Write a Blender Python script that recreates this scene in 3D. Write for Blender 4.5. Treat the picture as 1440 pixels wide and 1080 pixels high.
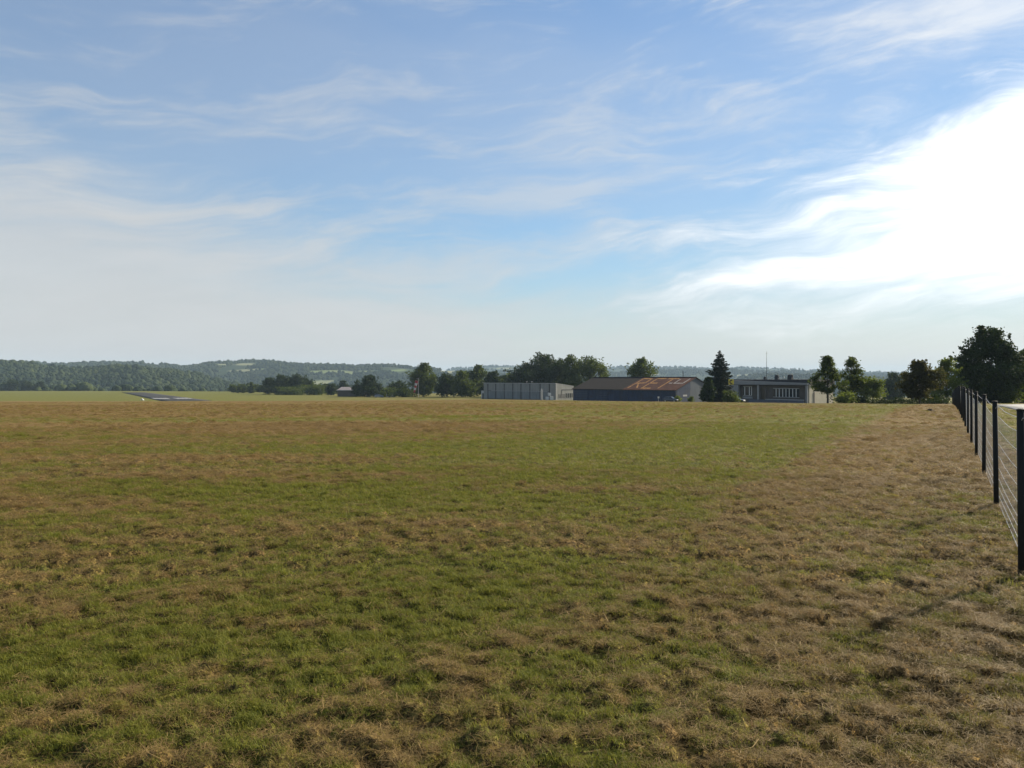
import bpy, bmesh, math, random
import numpy as np
from mathutils import Vector, Matrix

for o in list(bpy.data.objects): bpy.data.objects.remove(o)
SC = bpy.context.scene
COL = SC.collection
R = math.radians
rng = np.random.default_rng(7)
random.seed(7)

# ------------------------------------------------------------------ camera
F, CX, HY, EYE = 1081.0, 720.0, 531.0, 1.6       # focal length in photo pixels, centre column, horizon row, eye height
cam = bpy.data.cameras.new('camera')
cam.sensor_width = 36.0
cam.lens = F / 1440.0 * 36.0
cam.shift_y = -9.0 / 1440.0
cam.clip_start, cam.clip_end = 0.1, 20000.0
camo = bpy.data.objects.new('camera', cam)
COL.objects.link(camo)
camo.location = (0, 0, EYE)
camo.rotation_euler = (R(90), 0, 0)
SC.camera = camo

# ------------------------------------------------------------------ sun and sky
SUN_AZ, SUN_EL = R(52.0), R(27.0)                # azimuth clockwise from +Y, elevation (from the post's shadow)
sun = bpy.data.lights.new('sun', 'SUN')
sun.energy = 5.0
sun.angle = R(0.6)
sun.color = (1.0, 0.89, 0.70)
suno = bpy.data.objects.new('sun', sun)
COL.objects.link(suno)
SUN_DIR = Vector((math.sin(SUN_AZ) * math.cos(SUN_EL), math.cos(SUN_AZ) * math.cos(SUN_EL), math.sin(SUN_EL)))
suno.rotation_euler = (-SUN_DIR).to_track_quat('-Z', 'Y').to_euler()
suno.location = (60, 40, 60)

SC.render.engine = 'CYCLES'
SC.view_settings.view_transform = 'Standard'
SC.view_settings.look = 'None'
SC.view_settings.gamma = 1.0
SC.view_settings.use_curve_mapping = False
SC.view_settings.exposure = 0.75
SC.cycles.max_bounces = 6
SC.cycles.diffuse_bounces = 3
SC.cycles.glossy_bounces = 2
SC.cycles.transmission_bounces = 3
SC.cycles.volume_bounces = 0
SC.cycles.transparent_max_bounces = 6
SC.cycles.use_denoising = True


class NT:
    """small helper to write node trees as expressions"""
    def __init__(self, tree): self.t = tree
    def n(self, typ, **kw):
        nd = self.t.nodes.new(typ)
        for k, v in kw.items(): setattr(nd, k, v)
        return nd
    def put(self, sock, v):
        if hasattr(v, 'is_output') or isinstance(v, bpy.types.NodeSocket): self.t.links.new(v, sock)
        else: sock.default_value = v
    def m(self, op, a, b=0.0, c=0.0, clamp=False):
        nd = self.n('ShaderNodeMath', operation=op, use_clamp=clamp)
        for s, v in zip(nd.inputs, (a, b, c)): self.put(s, v)
        return nd.outputs[0]
    def add(self, a, b): return self.m('ADD', a, b)
    def sub(self, a, b): return self.m('SUBTRACT', a, b)
    def mul(self, a, b): return self.m('MULTIPLY', a, b)
    def div(self, a, b): return self.m('DIVIDE', a, b)
    def mx(self, a, b): return self.m('MAXIMUM', a, b)
    def step(self, v, a, b):
        nd = self.n('ShaderNodeMapRange', interpolation_type='SMOOTHSTEP', clamp=True)
        for s, x in zip(nd.inputs, (v, a, b, 0.0, 1.0)): self.put(s, x)
        return nd.outputs[0]
    def lin(self, v, a, b, c, d):
        nd = self.n('ShaderNodeMapRange', clamp=True)
        for s, x in zip(nd.inputs, (v, a, b, c, d)): self.put(s, x)
        return nd.outputs[0]
    def xyz(self, x, y, z):
        nd = self.n('ShaderNodeCombineXYZ')
        for s, v in zip(nd.inputs, (x, y, z)): self.put(s, v)
        return nd.outputs[0]
    def sep(self, v):
        nd = self.n('ShaderNodeSeparateXYZ'); self.put(nd.inputs[0], v); return nd.outputs
    def noise(self, vec, scale, detail=4, rough=0.5, dist=0.0, col=False):
        nd = self.n('ShaderNodeTexNoise')
        if vec is not None: self.put(nd.inputs['Vector'], vec)
        nd.inputs['Scale'].default_value = scale; nd.inputs['Detail'].default_value = detail
        nd.inputs['Roughness'].default_value = rough; nd.inputs['Distortion'].default_value = dist
        return nd.outputs['Color' if col else 'Fac']
    def mix(self, f, a, b, blend='MIX'):
        nd = self.n('ShaderNodeMix', data_type='RGBA', blend_type=blend)
        self.put(nd.inputs[0], f)
        for s, v in ((nd.inputs[6], a), (nd.inputs[7], b)):
            if isinstance(v, (tuple, list)): v = (*v[:3], 1.0)
            self.put(s, v)
        return nd.outputs[2]
    def scale_col(self, col, f):
        nd = self.n('ShaderNodeVectorMath', operation='SCALE'); self.put(nd.inputs[0], col); self.put(nd.inputs['Scale'], f)
        return nd.outputs[0]


world = bpy.data.worlds.new('World')
SC.world = world
world.use_nodes = True
wt = world.node_tree
wt.nodes.clear()
W = NT(wt)
SKY = 0.088
sky = W.n('ShaderNodeTexSky', sky_type='NISHITA')
sky.sun_disc = False
sky.sun_elevation, sky.sun_rotation = SUN_EL, SUN_AZ
sky.altitude = 150.0
sky.air_density, sky.dust_density, sky.ozone_density = 1.0, 0.15, 1.6
tc = W.n('ShaderNodeTexCoord')
dx, dy, dz = W.sep(tc.outputs['Generated'])
DEG = 180.0 / math.pi
az = W.mul(W.m('ARCTAN2', dx, dy), DEG)                    # degrees right of straight ahead
el = W.mul(W.m('ARCSINE', dz), DEG)                        # degrees above the horizon
# wispy texture: streaks lying nearly level, frayed by a warp
wp = W.noise(W.xyz(W.mul(az, 0.05), W.mul(el, 0.11), 3.1), 1.0, 3, 0.5, 0.0, True)
wx, wy, wz = W.sep(wp)
azw = W.add(az, W.mul(W.sub(wx, 0.5), 16.0))
elw = W.add(el, W.mul(W.sub(wy, 0.5), 7.0))
tilt = W.sub(elw, W.mul(azw, 0.10))
fib = W.noise(W.xyz(W.mul(azw, 0.05), W.mul(tilt, 0.26), 1.7), 1.0, 10, 0.62, 0.2)
fine = W.noise(W.xyz(W.mul(azw, 0.13), W.mul(tilt, 0.75), 8.3), 1.0, 9, 0.64, 0.15)
big = W.noise(W.xyz(W.mul(azw, 0.035), W.mul(elw, 0.08), 5.2), 1.0, 3, 0.5, 0.0)


def bank(a0, e0, ra, re, slope, lo, hi, fray):
    """soft-edged cloud bank round (azimuth, elevation) in degrees, its edge frayed by the wisps"""
    e = W.sub(W.sub(el, e0), W.mul(W.sub(az, a0), slope))
    a = W.div(W.sub(az, a0), ra)
    q = W.m('SQRT', W.add(W.mul(a, a), W.m('POWER', W.div(e, re), 2.0)))
    q = W.add(q, W.add(W.mul(W.sub(0.5, fib), fray), W.mul(W.sub(0.5, fine), fray * 0.55)))
    return W.step(q, hi, lo)

b_sun = bank(58, 14.9, 44.0, 8.9, 0.16, 0.56, 1.20, 0.85)     # thick bank in front of the sun
b_top = bank(38, 27, 22, 7.5, 0.10, 0.35, 1.25, 1.7)       # wisps above it
b_left = bank(-42, 5, 48, 11.8, -0.10, 0.50, 1.15, 0.70)     # broad veil
b_low = W.step(W.add(el, W.mul(W.sub(0.5, fib), 7.0)), 9.0, 1.0)          # pale veil along the whole horizon
b_streak = W.mul(W.step(W.add(fib, W.mul(W.sub(fine, 0.5), 0.35)), 0.44, 0.70), W.step(el, 3.0, 10.0))
b_veil = W.mul(W.step(big, 0.30, 0.66), W.step(el, 4.0, 16.0))               # faint milky veil higher up
cover = W.mul(b_sun, 0.97)
for layer, k in ((b_top, 0.62), (b_left, 0.84), (b_low, 0.84), (b_veil, 0.20), (b_streak, 0.50)):
    cover = W.sub(1.0, W.mul(W.sub(1.0, cover), W.sub(1.0, W.mul(layer, k))))
sd = W.n('ShaderNodeVectorMath', operation='DOT_PRODUCT')
W.put(sd.inputs[0], tc.outputs['Generated']); sd.inputs[1].default_value = SUN_DIR
cosang = W.m('MINIMUM', sd.outputs['Value'], 1.0)
fwd = W.add(W.mul(W.m('POWER', W.mx(cosang, 0.0), 9.0), 2.4), W.mul(W.m('POWER', W.mx(cosang, 0.0), 2.5), 1.0))  # thin cloud scatters sunlight forward
cb = W.mul(W.mul(W.add(4.4, fwd), W.m('MULTIPLY_ADD', b_sun, 0.85, 1.0)), W.add(0.93, W.mul(fine, 0.14)))
cloudcol = W.scale_col(W.mix(1.0, (1, 1, 1), (0.97, 0.99, 1.0), 'MULTIPLY'), cb)
lumn = W.n('ShaderNodeRGBToBW'); W.put(lumn.inputs[0], sky.outputs[0])
soft = W.div(1.32, W.m('MULTIPLY_ADD', lumn.outputs[0], 0.13, 1.0))       # clear sky's brightness compressed, most where it is brightest
skyblue = W.scale_col(W.mix(1.0, sky.outputs[0], (0.86, 0.95, 1.00), 'MULTIPLY'), soft)
final = W.mix(cover, skyblue, cloudcol)
below = W.step(dz, -0.03, -0.005)
bg = W.n('ShaderNodeBackground')
W.put(bg.inputs[0], final)
bg.inputs[1].default_value = SKY
wo = W.n('ShaderNodeOutputWorld')
wt.links.new(bg.outputs[0], wo.inputs[0])


# ------------------------------------------------------------------ helpers
def tag(o, label=None, cat=None, group=None, kind=None):
    if label: o['label'] = label
    if cat: o['category'] = cat
    if group: o['group'] = group
    if kind: o['kind'] = kind
    return o

def empty(name, loc, rz=0.0):
    o = bpy.data.objects.new(name, None)
    COL.objects.link(o)
    o.location = loc; o.rotation_euler = (0, 0, rz); o.empty_display_size = 0.3
    return o

def mesh_np(name, v, f, mats=(), smooth=False, mi=None):
    """mesh from vertex array and an (n,3|4) face array"""
    v = np.asarray(v, np.float32); f = np.asarray(f, np.int32)
    me = bpy.data.meshes.new(name)
    k = f.shape[1]
    me.vertices.add(len(v)); me.vertices.foreach_set('co', v.ravel())
    me.loops.add(f.size); me.loops.foreach_set('vertex_index', f.ravel())
    me.polygons.add(len(f)); me.polygons.foreach_set('loop_start', np.arange(0, f.size, k, dtype=np.int32))
    if smooth: me.polygons.foreach_set('use_smooth', np.ones(len(f), bool))
    if mi is not None: me.polygons.foreach_set('material_index', np.asarray(mi, np.int32))
    for m in mats: me.materials.append(m)
    me.update(calc_edges=True)
    return me

def link(name, me, parent=None):
    o = bpy.data.objects.new(name, me)
    COL.objects.link(o)
    if parent is not None: o.parent = parent
    return o

def fattr(me, name, arr, typ='FLOAT', dom='POINT'):
    a = me.attributes.new(name, typ, dom)
    key = {'FLOAT': 'value', 'INT': 'value', 'FLOAT_VECTOR': 'vector'}[typ]
    a.data.foreach_set(key, np.ascontiguousarray(arr, np.int32 if typ == 'INT' else np.float32).ravel())

class MB:
    """collects simple shapes into one mesh"""
    def __init__(self): self.bm = bmesh.new()
    def box(self, x0, x1, y0, y1, z0, z1, M=None):
        vs = [self.bm.verts.new((x, y, z)) for z in (z0, z1) for x, y in ((x0, y0), (x1, y0), (x1, y1), (x0, y1))]
        for q in ((3, 2, 1, 0), (4, 5, 6, 7), (0, 1, 5, 4), (1, 2, 6, 5), (2, 3, 7, 6), (3, 0, 4, 7)):
            self.bm.faces.new([vs[i] for i in q])
        if M is not None:
            for v in vs: v.co = M @ v.co
        return self
    def hexa(self, p):
        vs = [self.bm.verts.new(c) for c in p]
        for q in ((3, 2, 1, 0), (4, 5, 6, 7), (0, 1, 5, 4), (1, 2, 6, 5), (2, 3, 7, 6), (3, 0, 4, 7)):
            self.bm.faces.new([vs[i] for i in q])
        return self
    def tube(self, pts, rad, n=8, cap=True):
        pts = [Vector(p) for p in pts]
        if not hasattr(rad, '__len__'): rad = [rad] * len(pts)
        rings = []
        for i, p in enumerate(pts):
            d = (pts[min(i + 1, len(pts) - 1)] - pts[max(i - 1, 0)]).normalized()
            a = d.cross(Vector((0, 0, 1)) if abs(d.z) < 0.9 else Vector((1, 0, 0))).normalized()
            b = d.cross(a)
            rings.append([self.bm.verts.new(p + (a * math.cos(t) + b * math.sin(t)) * rad[i]) for t in [2 * math.pi * k / n for k in range(n)]])
        for r0, r1 in zip(rings, rings[1:]):
            for k in range(n): self.bm.faces.new((r0[k], r0[(k + 1) % n], r1[(k + 1) % n], r1[k]))
        if cap: self.bm.faces.new(rings[0][::-1]); self.bm.faces.new(rings[-1])
        return self
    def prism(self, poly, y0, y1):
        """polygon in local x,z extruded along y"""
        a = [self.bm.verts.new((x, y0, z)) for x, z in poly]; b = [self.bm.verts.new((x, y1, z)) for x, z in poly]
        self.bm.faces.new(a); self.bm.faces.new(b[::-1])
        for i in range(len(poly)):
            j = (i + 1) % len(poly); self.bm.faces.new((a[j], a[i], b[i], b[j]))
        return self
    def build(self, name, mat, parent=None, bevel=0.0, smooth=False):
        bmesh.ops.recalc_face_normals(self.bm, faces=self.bm.faces)
        if bevel: bmesh.ops.bevel(self.bm, geom=list(self.bm.edges), offset=bevel, segments=2, affect='EDGES', profile=0.6)
        me = bpy.data.meshes.new(name)
        self.bm.to_mesh(me); self.bm.free()
        if smooth:
            for p in me.polygons: p.use_smooth = True
        me.materials.append(mat)
        return link(name, me, parent)

# value noise in numpy
def _hash(ix, iy, s):
    h = (ix.astype(np.int64) * 374761393 + iy.astype(np.int64) * 668265263 + s * 974634777) & 0xFFFFFFFF
    h = ((h ^ (h >> 13)) * 1274126177) & 0xFFFFFFFF
    return ((h ^ (h >> 16)) & 0xFFFFFF) / float(0xFFFFFF)
def vnoise(x, y, s=0):
    x = np.asarray(x, float); y = np.asarray(y, float)
    ix, iy = np.floor(x), np.floor(y); fx, fy = x - ix, y - iy
    fx = fx * fx * (3 - 2 * fx); fy = fy * fy * (3 - 2 * fy)
    a, b, c, d = _hash(ix, iy, s), _hash(ix + 1, iy, s), _hash(ix, iy + 1, s), _hash(ix + 1, iy + 1, s)
    return (a * (1 - fx) + b * fx) * (1 - fy) + (c * (1 - fx) + d * fx) * fy
def fbm(x, y, s=0, o=4, g=0.5):
    t = 0.0; a = 1.0; n = 0.0
    for k in range(o):
        t = t + a * vnoise(x * 2 ** k + 17.3 * k, y * 2 ** k - 9.1 * k, s + k); n += a; a *= g
    return t / n
def sstep(v, a, b):
    t = np.clip((v - a) / (b - a), 0, 1); return t * t * (3 - 2 * t)
def sp(t, w=12.0): return w * np.logaddexp(0, t / w)

# ------------------------------------------------------------------ materials
def material(name, rough=0.8):
    m = bpy.data.materials.new(name); m.use_nodes = True
    n = NT(m.node_tree); p = m.node_tree.nodes['Principled BSDF']
    p.inputs['Roughness'].default_value = rough
    return m, n, p

def plain(name, col, rough=0.7, var=0.25, scale=1.5, metal=0.0, bump=0.0, bscale=30.0):
    m, n, p = material(name, rough)
    tcx = n.n('ShaderNodeTexCoord').outputs['Object']
    f = n.noise(tcx, scale, 6, 0.6)
    c = n.mix(n.step(f, 0.3, 0.7), tuple(x * (1 - var) for x in col), tuple(min(1, x * (1 + var)) for x in col))
    n.put(p.inputs['Base Color'], c); p.inputs['Metallic'].default_value = metal
    if bump:
        b = n.n('ShaderNodeBump'); b.inputs['Strength'].default_value = bump; b.inputs['Distance'].default_value = 0.02
        n.put(b.inputs['Height'], n.noise(tcx, bscale, 4)); n.put(p.inputs['Normal'], b.outputs[0])
    return m

def leaf_mat(name, dark, light, trans=0.35):
    m, n, p = material(name, 0.6)
    geo = n.n('ShaderNodeNewGeometry')
    r = geo.outputs['Random Per Island']
    big = n.noise(n.n('ShaderNodeTexCoord').outputs['Object'], 0.5, 3, 0.55)
    c = n.mix(n.m('MULTIPLY_ADD', n.step(big, 0.35, 0.65), 0.5, n.mul(r, 0.5)), dark, light)
    n.put(p.inputs['Base Color'], c)
    p.inputs['Specular IOR Level'].default_value = 0.10
    tr = n.n('ShaderNodeBsdfTranslucent'); n.put(tr.inputs[0], n.mix(1.0, c, (1.5, 1.5, 0.7), 'MULTIPLY'))
    ms = n.n('ShaderNodeMixShader'); ms.inputs[0].default_value = trans
    n.t.links.new(p.outputs[0], ms.inputs[1]); n.t.links.new(tr.outputs[0], ms.inputs[2])
    n.t.links.new(ms.outputs[0], n.t.nodes['Material Output'].inputs[0])
    return m

L_DARK = leaf_mat('leaf_dark', (0.014, 0.024, 0.010), (0.045, 0.068, 0.022), 0.22)
L_MID = leaf_mat('leaf_mid', (0.026, 0.042, 0.012), (0.090, 0.115, 0.028), 0.40)
L_PALE = leaf_mat('leaf_pale', (0.055, 0.080, 0.022), (0.150, 0.180, 0.055), 0.45)
L_PLUM = leaf_mat('leaf_plum', (0.030, 0.030, 0.016), (0.085, 0.082, 0.034), 0.38)
L_FIR = leaf_mat('leaf_fir', (0.012, 0.022, 0.014), (0.040, 0.060, 0.036), 0.10)
L_YELL = leaf_mat('leaf_yellow', (0.10, 0.12, 0.03), (0.26, 0.27, 0.06), 0.4)
BARK = plain('bark', (0.075, 0.060, 0.045), 0.9, 0.4, 4.0, 0, 0.5, 20)

# ------------------------------------------------------------------ terrain shape
KB = [-2.0, -0.8, -0.3, -0.04, 0.08, 0.21, 0.38, 0.5, 0.8, 2.0]
KV = [.0305, .0305, .0300, .0273, .0285, .0304, .0336, .034, .034, .034]
EB = [-0.9, -0.62, -0.3, -0.12, 0.0, 0.9]
EV = [840, 830, 700, 520, 440, 420]
# fence line: passes (4.16, 6.27) and runs 29.5 degrees right of straight ahead
FD = Vector((math.sin(R(29.52)), math.cos(R(29.52))))
def fence_s(x, y): return 0.535 - (x * FD.y - y * FD.x)          # metres to the left of the fence line

def base_h(x, y):
    x = np.asarray(x, float); y = np.asarray(y, float)
    Y = np.maximum(y, 1.0); b = np.clip(x / Y, -2, 2)
    k = np.interp(b, KB, KV)
    z = -k * (sp(y - 45) - sp(y - 277, 8)) - 0.01 * sp(y - 277, 8)
    e = np.interp(b, EB, EV)
    z = z - 42.0 * sstep(y, e, e + 350)
    roll = 0.20 * (fbm(x / 60, y / 60, 31, 2) - 0.5) * sstep(np.hypot(x, y), 15, 60)
    return z + roll

def road_d(x, y):
    """signed distance to the road's centre line, which runs beside the fence then bends away right"""
    s = -fence_s(x, y)
    bend = np.maximum(y - 62, 0)
    return s - 5.6 - bend ** 2 * 0.010

def dryness(x, y):
    """0 fresh green grass .. 1 dried cuttings"""
    r = np.hypot(x, y)
    s = fence_s(x, y)
    q = x * 0.94 + y * 0.34; t = -x * 0.34 + y * 0.94       # mowing swaths
    sw = fbm(q / 9.0, t / 2.3, 3, 3)
    mid = fbm(q / 2.2, t / 0.85, 11, 4, 0.6)
    sm = fbm(x / 0.24, y / 0.19, 21, 3, 0.65)
    d = 0.41 + 0.72 * (sw - 0.5) + 0.66 * (mid - 0.5) + 1.45 * (sm - 0.5)
    gband = sstep(s + 1.0 * (mid - .5) + .5 * (sw - .5), 2.7, 3.7) * sstep(s + 3.0 * (sw - .5), 11, 6)
    d = d - (0.10 + 0.15 * sstep(y, 8, 16)) * gband
    strip = sstep(s + 0.5 * (sw - .5) + .8 * (mid - .5), 3.3, 2.7) * sstep(r, 2, 6)
    strip = np.maximum(strip, 0.18 * sstep(x + 0.18 * (y - 3.2), 0.7, 2.2) * sstep(y, 9, 5))
    d = d + strip * (0.12 + 0.32 * sstep(y, 5, 13))
    b = x / np.maximum(y, 1)
    # broad bands further out: brown on the left far side, greener towards the middle right
    left = sstep(b, 0.12, -0.22)
    far = sstep(y, 31, 40)
    d = d + far * (0.34 * left + 0.05) * (1 - sstep(y, 262, 290))
    d = d + 0.30 * left * sstep(y, 21, 23.5) * sstep(y, 30.5, 27.0)
    d = d - 0.12 * sstep(y, 11, 18) * (1 - sstep(y, 40, 60)) * sstep(s, 4.5, 7.5) * sstep(b, -0.05, 0.3)
    # fresh patches in the foreground
    for px_, py_, rx, ry, a in ((-2.2, 4.55, .75, .45, .55), (-0.6, 5.2, .9, .5, .40), (-0.2, 6.6, 1.2, .5, .5), (0.25, 5.8, .8, .4, .3), (-3.2, 10.5, 3.0, 1.2, .3), (0.0, 10, 2.5, 1.0, .25), (-0.1, 3.8, 1.1, .8, .26), (1.3, 4.6, .7, .5, .15)):
        d = d - a * np.exp(-((x - px_) / rx) ** 2 - ((y - py_) / ry) ** 2)
    for px_, py_, rx, ry, a in ((-1.75, 4.25, .42, .13, .75), (-1.35, 5.0, .45, .12, .7), (-6.4, 10.0, 2.1, .55, .75), (-7.0, 15.6, 4.2, .9, .80), (-14, 18.5, 4, 1.0, .6), (-8, 27, 9, 1.6, .5), (-4.5, 12.6, 2.2, .35, .4), (-1.0, 8.3, 1.6, .3, .4), (1.6, 11.0, 1.8, .4, .4), (0.6, 7.4, 1.4, .25, .4)):
        d = d + a * np.exp(-((x - px_) / rx) ** 2 - ((y - py_) / ry) ** 2)
    # the airfield's own mown grass beyond
    af = sstep(y, 268, 300)
    d = d * (1 - af) + af * (0.06 + 0.30 * sstep(b, -0.45, -0.16))
    # verge between fence and road stays greener
    v = sstep(s, -0.3, -1.0)
    d = d * (1 - v) + v * (0.35 + 0.5 * (mid - 0.5))
    return np.clip(d, 0, 1)

def hummock(x, y):
    r = np.hypot(x, y)
    d = dryness(x, y)
    h = 0.032 * (fbm(x / 0.60, y / 0.5, 41, 3, 0.55) - 0.5) + 0.05 * (fbm(x / 1.9, y / 1.6, 45, 2) - 0.5)
    h = h + 0.032 * (sstep(fbm(x / 0.15, y / 0.115, 51, 2), 0.50, 0.85)) * (0.35 + 0.65 * d) + (0.036 + 0.032 * d) * (sstep(fbm(x / 0.075, y / 0.062, 57, 2), 0.38, 0.72) - .5) * sstep(r, 30, 12)
    flat = sstep(np.abs(road_d(x, y)), 3.0, 4.2)
    return h * flat * sstep(r, 1.2, 2.6) * (1 - 0.5 * sstep(r, 50, 90))

def ground(x, y): return base_h(x, y) + hummock(x, y)
def gz(x, y): return float(base_h(np.array([x]), np.array([y]))[0])
def at(px, Y):
    """ground position under a photo column at a depth"""
    X = (px - CX) / F * Y
    return Vector((X, Y, gz(X, Y)))
def pz(py, Y): return EYE - (py - HY) / F * Y      # height seen at a photo row at a depth

# ------------------------------------------------------------------ ground sheet
GRASS_G = (0.125, 0.145, 0.024)
GRASS_Y = (0.205, 0.190, 0.036)
STRAW = (0.265, 0.172, 0.062)
SOIL_SHADE = (0.040, 0.027, 0.013)

m, n, p = material('field_grass', 0.95)
pos = n.n('ShaderNodeNewGeometry').outputs['Position']
da = n.n('ShaderNodeAttribute', attribute_name='dry').outputs['Fac']
f1 = n.noise(pos, 7.0, 6, 0.65)
f2 = n.noise(pos, 1.3, 5, 0.6)
f3 = n.noise(pos, 38.0, 3, 0.6)
dd = n.m('ADD', da, n.m('MULTIPLY_ADD', f1, 0.7, -0.35), clamp=True)
green = n.mix(n.step(f2, 0.3, 0.7), GRASS_G, GRASS_Y)
straw = n.mix(n.step(f3, 0.35, 0.7), tuple(c * 0.8 for c in STRAW), tuple(c * 1.2 for c in STRAW))
c = n.mix(n.step(dd, 0.12, 0.92), green, straw)
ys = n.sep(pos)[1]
nearf = n.step(ys, 30.0, 8.0)                                      # soil between tufts close up; the constant share paints tuft shade further out
c = n.mix(n.mul(n.step(f3, 0.62, 0.42), n.m('MULTIPLY_ADD', nearf, 0.45, 0.42)), c, SOIL_SHADE)
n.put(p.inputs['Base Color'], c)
p.inputs['Specular IOR Level'].default_value = 0.1
bp = n.n('ShaderNodeBump'); bp.inputs['Strength'].default_value = 0.9; bp.inputs['Distance'].default_value = 0.05
n.put(bp.inputs['Height'], n.add(n.noise(pos, 16.0, 5, 0.7), n.mul(f1, 1.2))); n.put(p.inputs['Normal'], bp.outputs[0])
M_FIELD = m

a_front = np.arange(R(-56), R(56), 0.0042)
a_back = np.linspace(R(56), R(304), 70, endpoint=False)
ang = np.concatenate([a_front, a_back])
rad = np.concatenate([np.exp(np.arange(math.log(0.7), math.log(60), 0.0090)), np.exp(np.linspace(math.log(60.9), math.log(7500), 150))])
NR, NA = len(rad), len(ang)
rr, aa = np.meshgrid(rad, ang, indexing='ij')
gx, gy = rr * np.sin(aa), rr * np.cos(aa)
gzv = ground(gx, gy)
v = np.stack([gx, gy, gzv], -1).reshape(-1, 3)
i, j = np.meshgrid(np.arange(NR - 1), np.arange(NA), indexing='ij')
j2 = (j + 1) % NA
q = np.stack([i * NA + j, i * NA + j2, (i + 1) * NA + j2, (i + 1) * NA + j], -1).reshape(-1, 4)
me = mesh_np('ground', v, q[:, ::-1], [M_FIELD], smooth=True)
fattr(me, 'dry', dryness(gx, gy).ravel())
gnd = tag(link('ground', me), kind='structure')
# the spot right under the camera, inside the sheet's inner ring
k = np.arange(NA); vc = np.vstack([v[:NA], [[0, 0, gz(0, 0)]]])
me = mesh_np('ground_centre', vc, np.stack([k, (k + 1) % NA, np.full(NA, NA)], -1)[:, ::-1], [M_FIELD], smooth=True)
fattr(me, 'dry', np.full(NA + 1, 0.6))
tag(link('ground_centre', me, gnd))

# ------------------------------------------------------------------ hills beyond the valley
RIDGES = [  # depth, rise length, fall length, tree height, skyline in photo pixels
    (1350, 480, 300, 9, [(-500, 506), (-150, 505), (0, 506), (45, 509), (60, 515), (110, 517), (165, 512), (200, 514), (240, 518), (275, 526), (310, 536), (350, 546), (400, 560), (700, 580)]),
    (2500, 900, 500, 10, [(-500, 506), (0, 507), (70, 510), (150, 508), (220, 509), (262, 513), (295, 507), (375, 506), (420, 510), (500, 513), (540, 512), (575, 515), (600, 517), (650, 519), (700, 524), (760, 532), (850, 545), (1500, 560)]),
    (2300, 500, 500, 9, [(-500, 575), (350, 560), (430, 545), (500, 540), (560, 545), (640, 560), (1000, 546), (1040, 530), (1080, 524), (1120, 526), (1200, 530), (1300, 533), (1700, 533)]),
    (3500, 800, 600, 11, [(-500, 560), (600, 545), (640, 524), (700, 520), (760, 522), (860, 523), (900, 520), (960, 519), (1040, 520), (1120, 521), (1200, 524), (1300, 527), (1440, 528), (1900, 525)]),
    (5000, 1000, 700, 12, [(-500, 545), (560, 530), (640, 517), (690, 513), (750, 513), (800, 516), (850, 516), (880, 514), (950, 515), (1010, 517), (1040, 515), (1090, 517), (1140, 519), (1200, 521), (1260, 523), (1340, 524), (1440, 523), (1900, 520)]),
]
ZV = -58.0
def hills_h(b, Y):
    px = CX + F * b
    z = np.full(np.shape(b), ZV)
    for (Y0, wf, wb, th, kn) in RIDGES:
        kx = [k_[0] for k_ in kn]; ky = [k_[1] for k_ in kn]
        zt = EYE - (np.interp(px, kx, ky) - HY) / F * Y0 - th * 0.8
        t = np.where(Y < Y0, np.clip((Y - (Y0 - wf)) / wf, 0, 1), np.clip(1 - (Y - Y0) / wb, 0, 1))
        bump = t * t * (3 - 2 * t)
        x = b * Y
        und = 16 * (fbm(x / 330, Y / 260, 70 + int(Y0) % 7, 3) - 0.5) * (1 - t) * sstep(t, 0, .2)
        z = np.maximum(z, ZV + (zt - ZV) * bump + und)
    return z

def openland(px, py, x, y):
    """1 where the far slopes are fields rather than woods"""
    w = np.zeros(np.shape(px))
    for (cx, cy, rx, ry) in ((60, 515, 13, 1.6), (220, 512, 22, 1.3), (312, 513, 16, 1.4), (345, 512.5, 14, 1.6), (340, 521, 20, 1.4), (368, 519, 16, 1.2), (460, 522.5, 34, 2.0), (515, 523.5, 32, 2.2), (452, 538, 24, 3.0), (560, 521, 12, 1.5), (628, 523, 16, 2.0), (640, 526.5, 20, 1.3), (700, 518.5, 22, 1.3), (735, 523, 16, 2),
                             (905, 527, 26, 1.2), (1060, 527, 40, 1.0), (1110, 522, 30, 1.0), (600, 535, 20, 2)):
        e = ((px - cx) / rx) ** 2 + ((py - cy + 0.03 * (px - cx)) / ry) ** 2 + 0.6 * (vnoise(x / 70, y / 70, 5) - 0.5)
        w = np.maximum(w, sstep(e, 1.1, 0.85))
    return w

hb = np.linspace(-0.95, 1.05, 520)
hy = np.concatenate([np.linspace(820, 1400, 70), np.linspace(1415, 2800, 90), np.linspace(2820, 5100, 80), np.linspace(5140, 6200, 12)])
BB, YY = np.meshgrid(hb, hy, indexing='xy')
HX = BB * YY; HZ = hills_h(BB, YY)
HP = CX + F * BB; HPY = HY + F * (EYE - HZ) / YY
v = np.stack([HX, YY, HZ], -1).reshape(-1, 3)
nI, nJ = BB.shape
i, j = np.meshgrid(np.arange(nI - 1), np.arange(nJ - 1), indexing='ij')
q = np.stack([i * nJ + j, i * nJ + j + 1, (i + 1) * nJ + j + 1, (i + 1) * nJ + j], -1).reshape(-1, 4)
m, n, p = material('hill_land', 0.95)
pos = n.n('ShaderNodeNewGeometry').outputs['Position']
oa = n.n('ShaderNodeAttribute', attribute_name='open').outputs['Fac']
vo = n.n('ShaderNodeTexVoronoi'); n.put(vo.inputs['Vector'], pos); vo.inputs['Scale'].default_value = 0.006
patch = n.sep(vo.outputs['Color'])[0]
fieldc = n.mix(patch, (0.15, 0.19, 0.07), (0.30, 0.27, 0.17))
woodc = n.mix(n.noise(pos, 0.06, 4, 0.6), (0.016, 0.028, 0.012), (0.045, 0.065, 0.025))
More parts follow.
